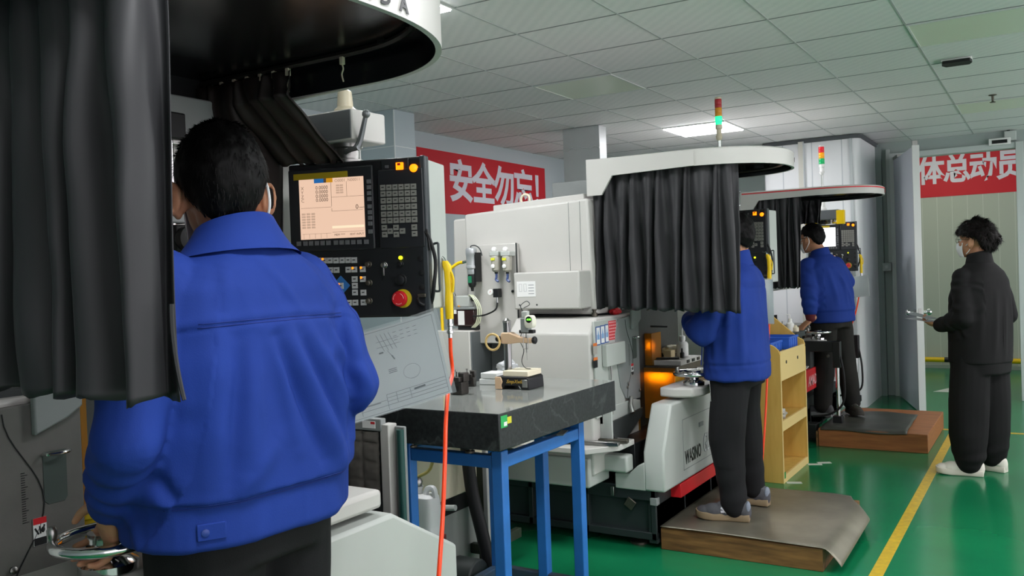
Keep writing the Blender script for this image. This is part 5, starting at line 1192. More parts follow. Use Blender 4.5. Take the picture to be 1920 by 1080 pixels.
def hand(mb, wrist, d, palm, thumb, curl=.6, s=1.0, spread=.0215, splay=.05):
    """palm plus five separate fingers; d: finger direction, palm: direction the palm faces, thumb: side the thumb leaves"""
    d = V(d).normalized(); palm = (V(palm)-d*V(palm).dot(d)).normalized(); t = d.cross(palm)
    if t.dot(V(thumb)) < 0: t = -t
    R = Matrix((d, t, palm)).transposed()
    mb.ball(wrist+d*.045*s, (.052*s, .041*s, .0165*s), R); mb.ball(wrist+d*.07*s, (.028*s, .043*s, .0145*s), R)
    chain(mb, [(wrist-d*.03*s, .027*s), (wrist+d*.02*s, .024*s)])
    for k, L in enumerate((.92, 1.08, 1.0, .8)):
        o = wrist + d*(.086-.004*abs(k-1.2))*s + t*(1.5-k)*spread*s; ang = curl*(.55+.1*k)*.6; a = o-d*.02*s; pts = [(a, .0098*s), (o, .0096*s)]
        dd = (d+t*splay*(1.5-k)).normalized()
        for seg, r in ((.043, .0092), (.027, .0085), (.022, .0072)):
            v = dd*math.cos(ang)+palm*math.sin(ang); o = o+v*seg*L*s; pts.append((o, r*s)); ang += curl*(.8+.08*k)
        chain(mb, pts, 10)
    o = wrist + d*.02*s + t*.03*s + palm*.006*s; v = (d*.55+t*.75+palm*.35).normalized()
    pts = [(o, .013*s), (o+v*.035*s, .0115*s)]; o2 = o+v*.035*s; v2 = (d*.85+t*.3+palm*.4).normalized(); pts += [(o2+v2*.03*s, .0098*s), (o2+v2*.03*s+(d+palm*.5).normalized()*.024*s, .0078*s)]
    chain(mb, pts, 10)
def head(mb, c, f, s=1.0, up=V((0, 0, 1))):
    R = basis(f, V(up)); q = lambda *a: c+R@(V(a)*s); B = lambda p, r, rot=None: mb.ball(q(*p), tuple(x*s for x in r), R if rot is None else R@rot, 22, 14)
    B((-.012, 0, .018), (.096, .077, .1)); B((.03, 0, -.035), (.066, .063, .085)); B((.04, 0, -.085), (.05, .048, .036)); B((.062, 0, -.1), (.028, .028, .022))
    B((.07, 0, .03), (.026, .055, .035))
    for e in (-1, 1): B((.065, e*.038, -.03), (.028, .024, .026))
    chain(mb, [(q(.094, 0, .0), .008*s), (q(.107, 0, -.03), .0105*s), (q(.11, 0, -.042), .0125*s)])
    for e in (-1, 1): B((.1, e*.012, -.044), (.01, .008, .008)); B((.094, 0, -.068), (.01, .022, .006)); B((.091, 0, -.08), (.01, .019, .007))
    for e in (-1, 1):
        rot = Matrix.Rotation(e*.45, 3, 'Z')@Matrix.Rotation(-.15, 3, 'Y')
        B((-.006, e*.092, -.024), (.022, .009, .034), rot); B((.0, e*.084, -.053), (.011, .008, .014), rot); B((.0, e*.075, -.03), (.016, .012, .024), rot)
        ring = [q(-.006+.0185*math.cos(a)*(1 if math.cos(a) < 0 else .8), e*(.099-.014*math.cos(a)*.6), -.022+.033*math.sin(a)) for a in [PI*2*k/14 for k in range(14)]]
        chain(mb, [(p, .0042*s) for p in ring], 8)
    return R, q
def hair_mesh(c, R, s, front=.055, side=.012, back=-.075, thick=.013, lump=.006, seed=1, tail=0, big=(1, 1, 1), blades=3500, blen=.022, curly=0, bw=.0011, puff=0):
    mb = MB(); n, m = 90, 60; mb.ball((0, 0, 0), 1, n=n, m=m); keep = []
    for i, p in enumerate(mb.v):
        f, l, u = p
        x = f*(.096+thick)*big[0]-.012; y = l*(.077+thick)*big[1]; z = u*(.1+thick)*big[2]+.018
        nz = noise.noise(p*4+V((seed, 0, 0)))+.5*noise.noise(p*9+V((0, seed, 0)))
        k = 1+lump/.1*nz; x, y, z = (x+.012)*k-.012, y*k, (z-.018)*k+.018
        lim = front if f > .55 else (side+(front-side)*max(0, (f-.15)/.4) if f > .15 else (side if f > -.15 else side+(back-side)*min(1, (-.15-f)/.45)))
        lim += .008*noise.noise(p*7)
        if z < lim:
            d = min(1, (lim-z)/.016); sh = 1-.3*d; x, y, z = (x+.012)*sh-.012, y*sh, lim-(lim-z)*.35*(1 if back > -.09 else 1)
        else: keep.append(i)
        if not puff: y *= 1-1.5*max(0, .02-z)
        if puff and f < 0 and z < .05: x -= puff*max(0, -f)*max(0, .08-abs(z+.02))/.08
        mb.v[i] = c+R@(V((x, y, z))*s)
    base = [p.copy() for p in mb.v]; rnd = random.Random(seed)
    for _ in range(blades):
        i = rnd.choice(keep); p = base[i]; nrm = (p-(c+R@V((-.012, 0, .018)))).normalized()
        loc = R.transposed()@(p-c)
        fl = R@V((.25 if loc.x > .03 else -.35, .1*(1 if loc.y > 0 else -1), -1 if loc.z < .07 else -.25)); t = (fl-nrm*fl.dot(nrm)).normalized()
        t = (t+V((rnd.uniform(-.5, .5), rnd.uniform(-.5, .5), rnd.uniform(-.4, .4)))*(1.2 if curly else .6)).normalized(); sd = t.cross(nrm).normalized()*bw*s
        L = blen*s*rnd.uniform(.5, 1.2); q = p-nrm*.003; lift = .35 if not curly else .8
        pts = [q, q+t*L*.5+nrm*L*.22*lift, q+t*L+nrm*L*(.12*lift if not curly else rnd.uniform(-.2, .45))]
        o = len(mb.v); mb.v += [pts[0]-sd, pts[0]+sd, pts[1]+sd*.8, pts[1]-sd*.8, pts[2]]; mb.f += [[o, o+1, o+2, o+3], [o+3, o+2, o+4]]; mb.mi += [0, 0]
    return mb
skin = mat('skin', '#c68f6f', .5, var=.12, vs=14, spec=.35); hair_m = mat('hair_black', '#090808', .6, spec=.18); hair_b = mat('hair_dark_brown', '#120d0c', .6, spec=.2)
mask_m = mat('mask_white', '#e9ecee', .7); denim = None
def cloth(name, col, col2, bump=.12):
    m = mat(name, col, .8, var=.1, vs=3, col2=col2, bump=bump, bs=420, spec=.25)
    return m
jacket_blue = cloth('work_jacket_blue', '#1e3a8c', '#1a337e'); black_knit = cloth('black_fleece', '#1c1b1c', '#161516', .3); trouser_black = cloth('trouser_black', '#1d1d1f', '#151517', .2); trouser_olive = cloth('trouser_worn', '#2a2824', '#1b1b1a', .2)
def fold(L, segs):
    """sum of soft ridges; L: (n,2) coordinates; segs: (x0,y0,x1,y1,width,height)"""
    o = np.zeros(len(L))
    for x0, y0, x1, y1, w, h in segs:
        a = np.array((x0, y0)); b = np.array((x1, y1)); d = b-a; t = np.clip(((L-a)@d)/(d@d), 0, 1); q = L-(a+t[:, None]*d); r = np.hypot(q[:, 0], q[:, 1])
        o += h*np.exp(-(r/w)**2)*np.sin(np.clip(t, .04, .96)*PI)**.5
    return o
def garment(fig, rings, sleeves, voxel, disp, it=7, pw=2.4):
    mb = MB(); n = 40
    if rings: mb.loft([[fig(fo+b*math.copysign(abs(math.sin(t))**(2/pw), math.sin(t)), lo+a*math.copysign(abs(math.cos(t))**(2/pw), math.cos(t)), u) for t in [2*PI*k/n for k in range(n)]] for u, a, b, fo, lo in rings])
    for sl in sleeves: chain(mb, [(fig(*p), r*fig.s) for p, r in sl], 18)
    me = remesh(mb, voxel, it)
    if disp is not None:
        co = coords(me); nn = normals(me); h = disp(fig.local(co), nn@np.array(fig.f), co)
        me.vertices.foreach_set('co', (co+nn*h[:, None]).ravel()); me.update()
    return me
def put(nm, me, m, root, smooth=180):
    co = coords(me)-np.array(ORG[root]); me.vertices.foreach_set('co', co.ravel()); me.update(); me.name = nm
    return link(nm, me, m, root, 0, smooth, None, ORG[root])
def wrinkle(co, freq, amp, seed=0, stretch=(1, 1, .45)):
    return np.array([amp*(noise.noise(V((c[0]*freq*stretch[0]+seed, c[1]*freq*stretch[1], c[2]*freq*stretch[2])))) for c in co])
def sleeve_rings(co, fig, a, b, n, amp, seed=0):
    """cross wrinkles around one sleeve segment a->b (local points)"""
    A, B = np.array(fig(*a)), np.array(fig(*b)); d = B-A; L2 = d@d; t = ((co-A)@d)/L2; q = co-(A+t[:, None]*d); r = np.linalg.norm(q, axis=1)
    m = (r < .13)*(t > -.05)*(t < 1.15)
    ang = np.array([noise.noise(V((c[0]*9+seed, c[1]*9, c[2]*9))) for c in co])*2.2
    return m*amp*np.sin(t*n*2*PI+ang*2)*np.clip(np.sin(np.clip(t, 0, 1)*PI)+.25, 0, 1)
def strip_on(me, pts, inward, r, off=.0004):
    """a stitched seam lying on a garment: pts are rough points outside, cast towards inward"""
    bv = BVHTree.FromPolygons([v.co for v in me.vertices], [tuple(p.vertices) for p in me.polygons]); out = []
    for p, d in zip(pts, inward):
        h = bv.ray_cast(V(p), V(d).normalized(), .6)
        if h[0] is not None: out.append(h[0]+h[1]*off)
    return MB().tube(out, r, 6) if len(out) > 2 else None
def shoe(fig_o, fdir, m_up, m_sole, root, s=1.0, mark=None, heel=None):
    """a trainer: shaped sole, upper, laces"""
    o = V(fig_o); f = V(fdir).normalized(); l = V((0, 0, 1)).cross(f); P = lambda a, b, c: o+(f*a+l*b+V((0, 0, c)))*s
    prof = [(-.085, .028, .0), (-.07, .034, 0), (-.02, .034, 0), (.04, .036, 0), (.1, .046, 0), (.15, .045, .004), (.185, .03, .01), (.197, .012, .016)]
    def outline(k, z0): return [P(a, k*b, c+z0) for a, b, c in prof] + [P(a, -k*b, c+z0) for a, b, c in reversed(prof)]
    so = MB().loft([outline(.96, .0), outline(1.08, .006), outline(1.06, .028), outline(.97, .038)]).build('shoe', m_sole, root, bevel=.003, smooth=60)
    mb = MB()
    for a, r in ((-.055, (.04, .035, .06)), (-.02, (.05, .037, .064)), (.04, (.06, .04, .056)), (.1, (.06, .046, .042)), (.15, (.046, .041, .031))): mb.ball(P(a, 0, .03+r[2]*.35), tuple(x*s for x in r), basis(f))
    mb.cyl(P(-.035, 0, .05), P(-.035, 0, .105), .04*s, .038*s, 18)
    up = remesh(mb, .005, 5); u = put('upper', up, m_up, root); u.parent = so; ORG[u] = ORG[root]
    lc = MB()
    for k in range(4): lc.tube([P(.03+.02*k, -.024, .098-.009*k), P(.035+.02*k, 0, .108-.009*k), P(.03+.02*k, .024, .098-.009*k)], .0028*s, 6, sm=3)
    lc.build('lace', black if mark else paper, so)
    if mark is not None:
        mk = MB()
        for a, b in (((-.0, .05), (.06, .07)), ((.03, .045), (.05, .085)), ((.06, .05), (-.005, .062)), ((.0, .062), (.03, .09))):
            p, q = P(a[0], .05, a[1]), P(b[0], .05, b[1]); mk.tube([p.lerp(q, k/5)-l*.0 for k in range(6)], .006*s, 6)
        bv = BVHTree.FromPolygons([v.co+ORG[root] for v in up.vertices], [tuple(p.vertices) for p in up.polygons])
        for i, p in enumerate(mk.v):
            h = bv.ray_cast(p+l*.03, -l, .2)
            if h[0] is not None: mk.v[i] = h[0]+l*.0015+(p-h[0]).project(l)*.02
        mk.build('side_mark', mark, so)
    if heel is not None: MB().ball(P(-.075, 0, .07), (.016*s, .03*s, .036*s), basis(f)).build('heel_tab', heel, so)
    return so
def mask(q, R, root, s=1.0, loops=(1, -1), two=False):
    mb = MB(); n, m = 24, 16
    def sf(u, v):
        a = (u-.5)*2*1.02; z = -.02-.1*v; rr = .098+.012*math.sin(PI*v)+.012*math.exp(-(a/.35)**2)*(1-v); k = .073
        return q(rr*math.cos(a)*(1-.12*v*v)+.006, k*math.sin(a)*(1-.1*v), z)
    g_ = MB().grid(sf, n, m); o = g_.build('face_mask', mask_m, root, smooth=180, fix=False); o.modifiers.new('solid', 'SOLIDIFY').thickness = .002*s
    for e in loops:
        if two:
            MB().tube([q(.035, e*.072, -.04), q(.012, e*.08, -.02), q(.0, e*.086, -.005)], .0028*s, 6, sm=4).build('ear_loop', mask_m, o)
            MB().tube([q(.035, e*.066, -.098), q(.012, e*.076, -.075), q(.002, e*.084, -.055)], .0028*s, 6, sm=4).build('ear_loop', mask_m, o)
        else:
            lp = MB().tube([q(.02, e*.084, .01), q(-.01, e*.09, .016), q(-.026, e*.094, -.012), q(-.024, e*.094, -.045), q(-.0, e*.088, -.075), q(.03, e*.074, -.1)], .003*s, 6, sm=5)
            lp.build('ear_loop', mask_m, o)
    return o
def eyes(q, root, s=1.0):
    for e in (-1, 1):
        b = MB().ball(q(.078, e*.032, -.002), .0115*s, n=14, m=10); b.m = 1; b.ball(q(.0855, e*.032, -.002), (.0048*s,)*3, n=10, m=8)
        b.build('eye', [white_plastic, rubber], root)
def collar(fig, u0, u1, root, m, a0=.118, b0=.1, a1=.082, b1=.08, fo=-.02, tilt=.02, fl=.012):
    rings = []
    for k in range(6): rings.append((u0+(u1-u0)*k/5, a0+(a1-a0)*(k/5)**.7, b0+(b1-b0)*(k/5)**.7))
    rings += [(u1+.003, a1-.004, b1-.004), (u1-.002, a1-.009, b1-.009), (u0+.01, a1-.006, b1-.006)]
    mb = MB().loft([[fig(fo+b*math.sin(t), a*math.cos(t), u-tilt*math.sin(t)*1.0) for t in [2*PI*k/36 for k in range(36)]] for u, a, b in rings], False)
    o = mb.build('collar', m, root, smooth=60, fix=False); return o
def body_core(mb, fig, arms, legs, hip=.92, chest=1.36, lean=(0, 0)):
    """slim continuous trunk and limbs that carry head and hands under the clothes"""
    f1, l1 = lean
    chain(mb, [(fig(0, 0, hip), .1*fig.s), (fig(f1*.5, l1*.5, (hip+chest)/2), .095*fig.s), (fig(f1, l1, chest-.06), .1*fig.s)], 20)
    for e in (-1, 1): chain(mb, [(fig(f1, l1, chest-.04), .08*fig.s), (fig(f1-.005, l1+e*.15, chest-.02), .055*fig.s)])
    for a in arms: chain(mb, [(fig(*p), r*fig.s) for p, r in a])
    for g_ in legs: chain(mb, [(fig(*p), r*fig.s) for p, r in g_])

# --- the near worker, seen from behind at the left
def worker_near():
    F1 = Fig((-1.52, 1.31, .1185), (-1, 0)); root = thing('person', 'worker in blue jacket seen from behind, left hand on a handwheel, nearest the camera', 'person', F1.o)
    b = MB(); hc = F1(.03, .0, 1.592); hd = V((-.88, .47, 0))
    R, q = head(b, hc, hd, 1.06)
    chain(b, [(q(-.02, 0, -.05), .058), (F1(-.01, 0, 1.48), .06), (F1(-.01, 0, 1.42), .075)], 20)
    rS, rE, rW = (-.01, -.185, 1.372), (-.11, -.236, 1.135), (.12, -.25, 1.09)
    lS, lE = (-.01, .19, 1.37), (-.06, .315, 1.09)
    hp = V((-1.635, 1.07, 1.05)); lW = ((hp-F1.o).dot(F1.f), (hp-F1.o).dot(F1.l), hp.z-F1.o.z)
    body_core(b, F1, [[(rS, .045), (rE, .036), (rW, .026)], [(lS, .045), (lE, .036), (lW, .027)]], [[((0, e*.09, .9), .07), ((.01, e*.1, .48), .05), ((-.01, e*.1, .1), .035)] for e in (-1, 1)])
    hand(b, F1(*rW), (-1, .15, -.1), (0, -.5, -1), (0, 0, 1), .7)
    hand(b, hp+V((-.005, .002, -.01)), (-.62, .35, -.75), (-.55, -.2, -.6), (.2, 1, .1), .85)
    put('body', remesh(b, .0042, 4), skin, root)
    hair_mesh(hc, R, 1.06, front=.05, side=.0, back=-.088, thick=.02, big=(1, .93, 1), lump=.005, seed=4, blades=7000, blen=.021).build('hair', hair_m, root, smooth=180, fix=False)
    eyes(q, root, 1.05); mask(q, R, root, 1.05, loops=(-1,))
    rings = [(.86, .258, .165, 0, 0), (.87, .268, .172, 0, 0), (.945, .268, .172, 0, 0), (.96, .276, .182, -.003, 0), (1.08, .274, .18, -.003, 0), (1.2, .268, .172, -.006, 0), (1.3, .258, .157, -.01, 0), (1.37, .234, .136, -.015, 0), (1.41, .19, .115, -.02, 0), (1.445, .13, .092, -.02, 0), (1.468, .085, .075, -.02, 0)]
    cf = tuple(lE[k]+(lW[k]-lE[k])*.86 for k in range(3)); md = tuple(lE[k]+(lW[k]-lE[k])*.5 for k in range(3))
    sl = [[(rS, .083), ((-.06, -.225, 1.26), .075), (rE, .069), ((.0, -.25, 1.1), .064), ((.08, -.252, 1.09), .056)], [(lS, .084), ((-.035, .262, 1.23), .074), (lE, .068), (md, .062), (cf, .051)]]
    def disp(L, nf, co):
        f, l, u = L.T; h = np.zeros(len(L)); back = np.clip(-nf*1.6, 0, 1)*np.clip((.275-abs(l))/.05, 0, 1)
        # seams: yoke, hem band
        yk = 1.305+.012*(l/.2)**2*-1
        h -= back*.0028*np.exp(-((u-yk)/.005)**2)
        h += .003*np.exp(-((u-(yk+.013))/.011)**2)*back
        tor = np.clip((.285-abs(l))/.03, 0, 1)
        h -= tor*.004*np.exp(-((u-.952)/.006)**2)
        lu = np.stack([l, u], 1)
        h += 1.7*back*fold(lu, [(.02, 1.29, -.13, .99, .026, .011), (.055, 1.28, .0, 1.03, .02, .006), (-.045, 1.29, -.19, 1.08, .018, .007), (.10, 1.29, .13, 1.0, .028, .008), (.17, 1.3, .2, .97, .026, .008), (-.12, 1.29, -.23, 1.13, .016, .006),
                            (-.21, 1.33, -.235, .98, .022, .007), (.05, 1.06, .16, .96, .025, .005), (-.05, 1.1, -.15, .955, .03, .006), (.03, 1.42, -.03, 1.33, .014, .004), (-.1, 1.41, -.17, 1.33, .012, .004), (.12, 1.41, .15, 1.32, .014, .004)])
        h -= 1.8*back*fold(lu, [(.045, 1.27, -.07, 1.0, .014, .008), (-.02, 1.27, -.17, 1.02, .013, .007), (.13, 1.27, .165, 1.0, .016, .006), (-.18, 1.31, -.2, 1.0, .014, .006)])
        h += wrinkle(co, 6, .009, 3, (1, 1, .5)) + wrinkle(co, 17, .003, 8, (1, 1, .6)) - .006*np.abs(wrinkle(co, 9, 1.0, 17, (1, 1, .55)))
        for a, b_, n_, am in ((rS, rE, 2.0, .003), (rE, (.08, -.262, 1.09), 2.5, .004), (lS, lE, 2.0, .003), (lE, cf, 2.6, .005)): h += sleeve_rings(co, F1, a, b_, n_, am, 5)
        return h
    me = garment(F1, rings, sl, .0055, disp, 6)
    sm = MB()
    def arc(u, l0, l1, n=40): return [F1(-.5, l0+(l1-l0)*k/n, u(l0+(l1-l0)*k/n) if callable(u) else u) for k in range(n+1)]
    inw = [F1.f]*41
    sA = strip_on(me, arc(lambda l: 1.302-.3*l*l*.3, -.2, .2), inw, .0011); sB = strip_on(me, arc(.952, -.25, .25), inw, .0011); sD = strip_on(me, arc(.958, -.25, .25), inw, .0008); sC = strip_on(me, arc(lambda l: 1.309-.3*l*l*.3, -.2, .2), inw, .0008)
    arm_p = [F1(-.5+.0*k, -.215-.0032*k, 1.395-.0075*k) for k in range(32)]
    sE = strip_on(me, arm_p, [F1.f]*32, .0011)
    J = put('jacket', me, jacket_blue, root)
    seam_m = mat('seam_navy', '#1a2f7c', .85)
    for s_ in (sA, sB, sC, sD, sE):
        if s_: s_.build('seam', seam_m, J, smooth=180)
    collar(F1, 1.432, 1.508, J, jacket_blue, a0=.158, b0=.118, a1=.084, b1=.082, fo=-.012, tilt=.022)
    # waist tab with button, cuffs
    tb = [F1(-.5, .20+.012*k, .895) for k in range(5)]
    bv = BVHTree.FromPolygons([v.co+ORG[root] for v in me.vertices], [tuple(p.vertices) for p in me.polygons])
    h0 = bv.ray_cast(F1(-.5, .19, .905), F1.f, .6); 
    if h0[0] is not None:
        nn = h0[1]; side = V((0, 0, 1)).cross(nn).normalized()
        MB().obox(h0[0]+nn*.002, (.055, .005, .034), Matrix((side, nn, V((0, 0, 1)))).transposed()).build('waist_tab', jacket_blue, J, bevel=.003)
        MB().lathe([(.0075, 0), (.0075, .003), (.004, .004)], h0[0]+nn*.004-side*.012, nn, 14).build('button', mat('button_blue', '#2a3f86', .35), J)
    tr = [(.5, .0, 0, 0, 0)]
    legs = [[((0, e*.1, .86), .125), ((.01, e*.11, .48), .1), ((-.01, e*.11, .12), .085)] for e in (-1, 1)]
    me = garment(F1, [(.8, .2, .14, 0, 0), (.9, .215, .15, 0, 0), (.93, .2, .14, 0, 0)], legs, .009, lambda L, nf, co: wrinkle(co, 9, .006, 2), 5)
    put('trousers', me, trouser_black, root)
    for e in (-1, 1): shoe(F1(.0, e*.11, 0), F1.f, rubber, black, root)
    return root
worker_near()
pl1 = thing('operator_platform', 'wooden platform under the nearest worker, below the picture', 'platform', (-1.38, 1.45, 0))
MB().box(-1.73, -.965, .95, 1.9, .0, .118).build('deck', wood, pl1, bevel=.004)

# --- the middle worker, arms folded, face hidden by the curtain
def worker_middle():
    F2 = Fig((-1.495, 4.80, .1265), (-1, 0), .97); root = thing('person', 'worker in blue jacket and black trousers with folded arms beside the middle curtain', 'person', F2.o)
    b = MB(); hc = F2(-.005, .0, 1.585); hd = V((-.95, .25, -.18)); R, q = head(b, hc, hd, 1.0)
    chain(b, [(q(-.02, 0, -.05), .056), (F2(-.01, 0, 1.45), .058), (F2(-.01, 0, 1.4), .07)], 20)
    lS, lE, lW = (-.0, .185, 1.34), (.12, .27, 1.06), (.26, .02, 1.12); rS, rE, rW = (0, -.185, 1.34), (.13, -.26, 1.06), (.23, .0, 1.07)
    body_core(b, F2, [[(lS, .045), (lE, .036), (lW, .026)], [(rS, .045), (rE, .036), (rW, .026)]], [[((0, .09, .9), .07), ((.01, .15, .48), .05), ((-.01, .185, .1), .035)], [((0, -.09, .9), .07), ((.01, -.15, .48), .05), ((-.01, -.185, .1), .035)]])
    hand(b, F2(*lW), (0, 1, .1), (1, 0, 0), (0, 0, 1), .6); hand(b, F2(.2, .1, 1.055), (.35, -.9, .0), (.5, 0, -.3), (0, 0, 1), .5)
    put('body', remesh(b, .0045, 4), skin, root)
    hair_mesh(hc, R, 1.0, front=.05, side=.0, back=-.085, thick=.018, seed=6, blades=2500, blen=.024).build('hair', hair_m, root, smooth=180, fix=False)
    eyes(q, root); mask(q, R, root)
    rings = [(.775, .235, .165, 0, 0), (.785, .242, .172, 0, 0), (.86, .242, .172, 0, 0), (.88, .248, .172, 0, 0), (1.1, .246, .166, -.004, 0), (1.24, .242, .155, -.008, 0), (1.33, .226, .145, -.012, 0), (1.38, .185, .12, -.015, 0), (1.42, .12, .09, -.018, 0), (1.445, .08, .07, -.018, 0)]
    sl = [[(lS, .08), ((.05, .23, 1.2), .076), (lE, .074), ((.2, .16, 1.1), .068), ((.25, .06, 1.115), .056)], [(rS, .08), (rE, .08), (rW, .06)]]
    def disp(L, nf, co):
        f, l, u = L.T; h = wrinkle(co, 7, .011, 12, (1, 1, .4)) + wrinkle(co, 18, .004, 2, (1, 1, .6)) - .007*np.abs(wrinkle(co, 8, 1.0, 7, (1, 1, .5)))
        side = (l > .05)*1.0; fu = np.stack([f, u], 1)
        h += 1.6*side*fold(fu, [(.03, 1.27, .05, .85, .022, .010), (-.04, 1.3, -.02, .86, .02, .009), (-.1, 1.28, -.1, .86, .018, .008), (.1, 1.0, .08, .82, .02, .008), (.0, 1.05, .13, .98, .02, .008)])
        h -= .004*np.exp(-((u-.868)/.007)**2)*(abs(l) < .3)
        h -= .003*np.exp(-((u-1.29)/.006)**2)*(nf < -.3)
        return h + sleeve_rings(co, F2, lS, lE, 2.2, .004, 2) + sleeve_rings(co, F2, lE, (.25, .06, 1.115), 2.5, .005, 2)
    me = garment(F2, rings, sl, .008, disp, 5); J = put('jacket', me, jacket_blue, root)
    collar(F2, 1.40, 1.485, J, jacket_blue, a0=.125, b0=.1, a1=.08, b1=.078, fo=-.012)
    MB().tube([F2(.115, .255, .98), F2(.118, .258, .92), F2(.125, .25, .87)], .003, 6, sm=4).build('pocket_slit', MATS['seam_navy'], J)
    legs = [[((0, .1, .84), .115), ((.015, .135, .6), .105), ((.02, .155, .45), .1), ((.0, .175, .25), .082), ((-.015, .185, .12), .076), ((-.012, .187, .085), .072)], [((0, -.1, .84), .115), ((.015, -.135, .6), .1), ((.01, -.155, .45), .095), ((-.01, -.175, .25), .078), ((-.02, -.185, .13), .072), ((-.02, -.187, .1), .068)]]
    me = garment(F2, [(.74, .2, .14, 0, 0), (.83, .21, .15, 0, 0), (.87, .2, .14, 0, 0)], legs, .008, lambda L, nf, co: wrinkle(co, 9, .009, 4, (1, 1, .5)) + .002*np.sin(L[:, 2]*50+14*L[:, 0]+9*L[:, 1])*(L[:, 2] < .3), 5)
    put('trousers', me, trouser_black, root)
    MB().tube([F2(.105, .175, .78), F2(.1, .185, .73), F2(.095, .19, .66)], .0025, 6).build('zip', chrome, root)
    up = mat('shoe_grey', '#55555a', .8, var=.2, vs=40); so = mat('shoe_sole_tan', '#8d7a5e', .7)
    shoe(F2(-.012, .187, 0), (-1, -.18, 0), up, so, root, 1.02, mark=mat('shoe_white', '#d8d6dc', .6), heel=mat('shoe_heel', '#7f8794', .6)); shoe(F2(-.02, -.187, 0), (-1, .05, 0), up, so, root, 1.02, heel=MATS['shoe_heel'])
    return root
worker_middle()

# --- the far worker, bending to his machine
def worker_far():
    h = (-.9, .44); F3 = Fig((-1.645, 8.02, .1625), h, .985); root = thing('person', 'worker in blue jacket bending toward the farthest control panel, left hand on a handwheel', 'person', F3.o)
    def W2(p): d = V(p)-F3.o; return (d.dot(F3.f), d.dot(F3.l), d.z)
    b = MB(); hc = F3(.17, .02, 1.585); R, q = head(b, hc, V((-.95, .3, -.12)), 1.0)
    chain(b, [(q(-.02, 0, -.05), .056), (F3(.11, 0, 1.46), .06), (F3(.09, 0, 1.38), .07)], 20)
    lS = (.09, .18, 1.335); lW = W2((-1.755, 7.73, 1.03)); lE = (lW[0]*.35+.0, .30, 1.08); rS = (.08, -.18, 1.34); rE = W2((-1.535, 8.22, 1.34)); rW = W2((-1.66, 8.4, 1.28))
    body_core(b, F3, [[(lS, .045), (lE, .036), (lW, .026)], [(rS, .045), (rE, .036), (rW, .026)]], [[((0, .09, .9), .07), ((-.01, .12, .48), .05), ((0, .14, .1), .035)], [((0, -.09, .9), .07), ((-.04, -.12, .48), .05), ((-.08, -.15, .1), .035)]], lean=(.09, 0))
    hand(b, F3(*lW), (-.7, -.25, -.6), (-.3, .1, -.9), (-.3, .9, 0), .55); hand(b, F3(*rW), (-.5, .8, .1), (.0, .0, -1), (-1, 0, 0), .5)
    put('body', remesh(b, .0045, 4), skin, root)
    hair_mesh(hc, R, 1.0, front=.05, side=.01, back=-.08, thick=.017, seed=9, blades=2500, blen=.024).build('hair', hair_m, root, smooth=180, fix=False)
    eyes(q, root); mask(q, R, root)
    MB().tube([q(.09, .06, .002), q(.04, .08, .004), q(-.005, .088, .006)], .002, 6).build('glasses', rubber, root)
    rings = [(.83, .225, .155, 0, 0), (.84, .232, .162, 0, 0), (.92, .232, .162, .005, 0), (.935, .24, .172, .005, 0), (1.08, .246, .172, .025, 0), (1.2, .248, .165, .05, 0), (1.3, .236, .15, .065, 0), (1.36, .2, .13, .075, 0), (1.41, .13, .1, .085, 0), (1.44, .08, .075, .09, 0)]
    cuff = tuple(lE[k]+(lW[k]-lE[k])*.62 for k in range(3)); 
    sl = [[(lS, .078), (tuple((lS[k]+lE[k])/2 for k in range(3)), .073), (lE, .071), (cuff, .06)], [(rS, .078), (rE, .068), (rW, .056)]]
    def disp(L, nf, co):
        f, l, u = L.T; lu = np.stack([l, u], 1); back = np.clip(-nf*1.5, 0, 1)
        return wrinkle(co, 8, .008, 21, (1, 1, .4)) + 1.6*back*fold(lu, [(.05, 1.3, -.1, 1.0, .025, .01), (.12, 1.3, .1, 1.0, .025, .009), (-.1, 1.3, -.18, 1.05, .02, .009), (0, 1.25, -.02, .98, .02, .007)]) - .004*np.exp(-((u-.928)/.007)**2)*(abs(l) < .27) + sleeve_rings(co, F3, lS, lE, 2, .004, 1) + sleeve_rings(co, F3, lE, cuff, 2, .005, 1)
    J = put('jacket', garment(F3, rings, sl, .009, disp, 5), jacket_blue, root)
    collar(F3, 1.39, 1.475, J, jacket_blue, a0=.12, b0=.1, a1=.078, b1=.076, fo=.1)
    mb = MB(); chain(mb, [(F3(*cuff), .052), (F3(*[cuff[k]+(lW[k]-cuff[k])*.8 for k in range(3)]), .042)], 18); mb.build('inner_cuff', mat('sleeve_maroon', '#5e1f26', .85), root)
    legs = [[((0, .095, .85), .115), ((-.01, .115, .5), .092), ((0, .135, .2), .08), ((0, .14, .1), .076)], [((0, -.095, .85), .115), ((-.04, -.12, .5), .095), ((-.07, -.145, .2), .08), ((-.08, -.15, .1), .076)]]
    put('trousers', garment(F3, [(.78, .19, .14, 0, 0), (.9, .2, .15, 0, 0), (.93, .19, .14, 0, 0)], legs, .009, lambda L, nf, co: wrinkle(co, 10, .009, 5, (1, 1, .6)), 5), trouser_olive, root)
    bm_ = mat('boot_dark', '#38352f', .7)
    shoe(F3(0, .14, 0), (-.95, .25, 0), mat('shoe_dim', '#4a4a4c', .7), mat('sole_pale', '#8a8c8c', .7), root); shoe(F3(-.08, -.15, 0), (.35, -.6, 0), bm_, bm_, root, 1.02)
    return root
worker_far()

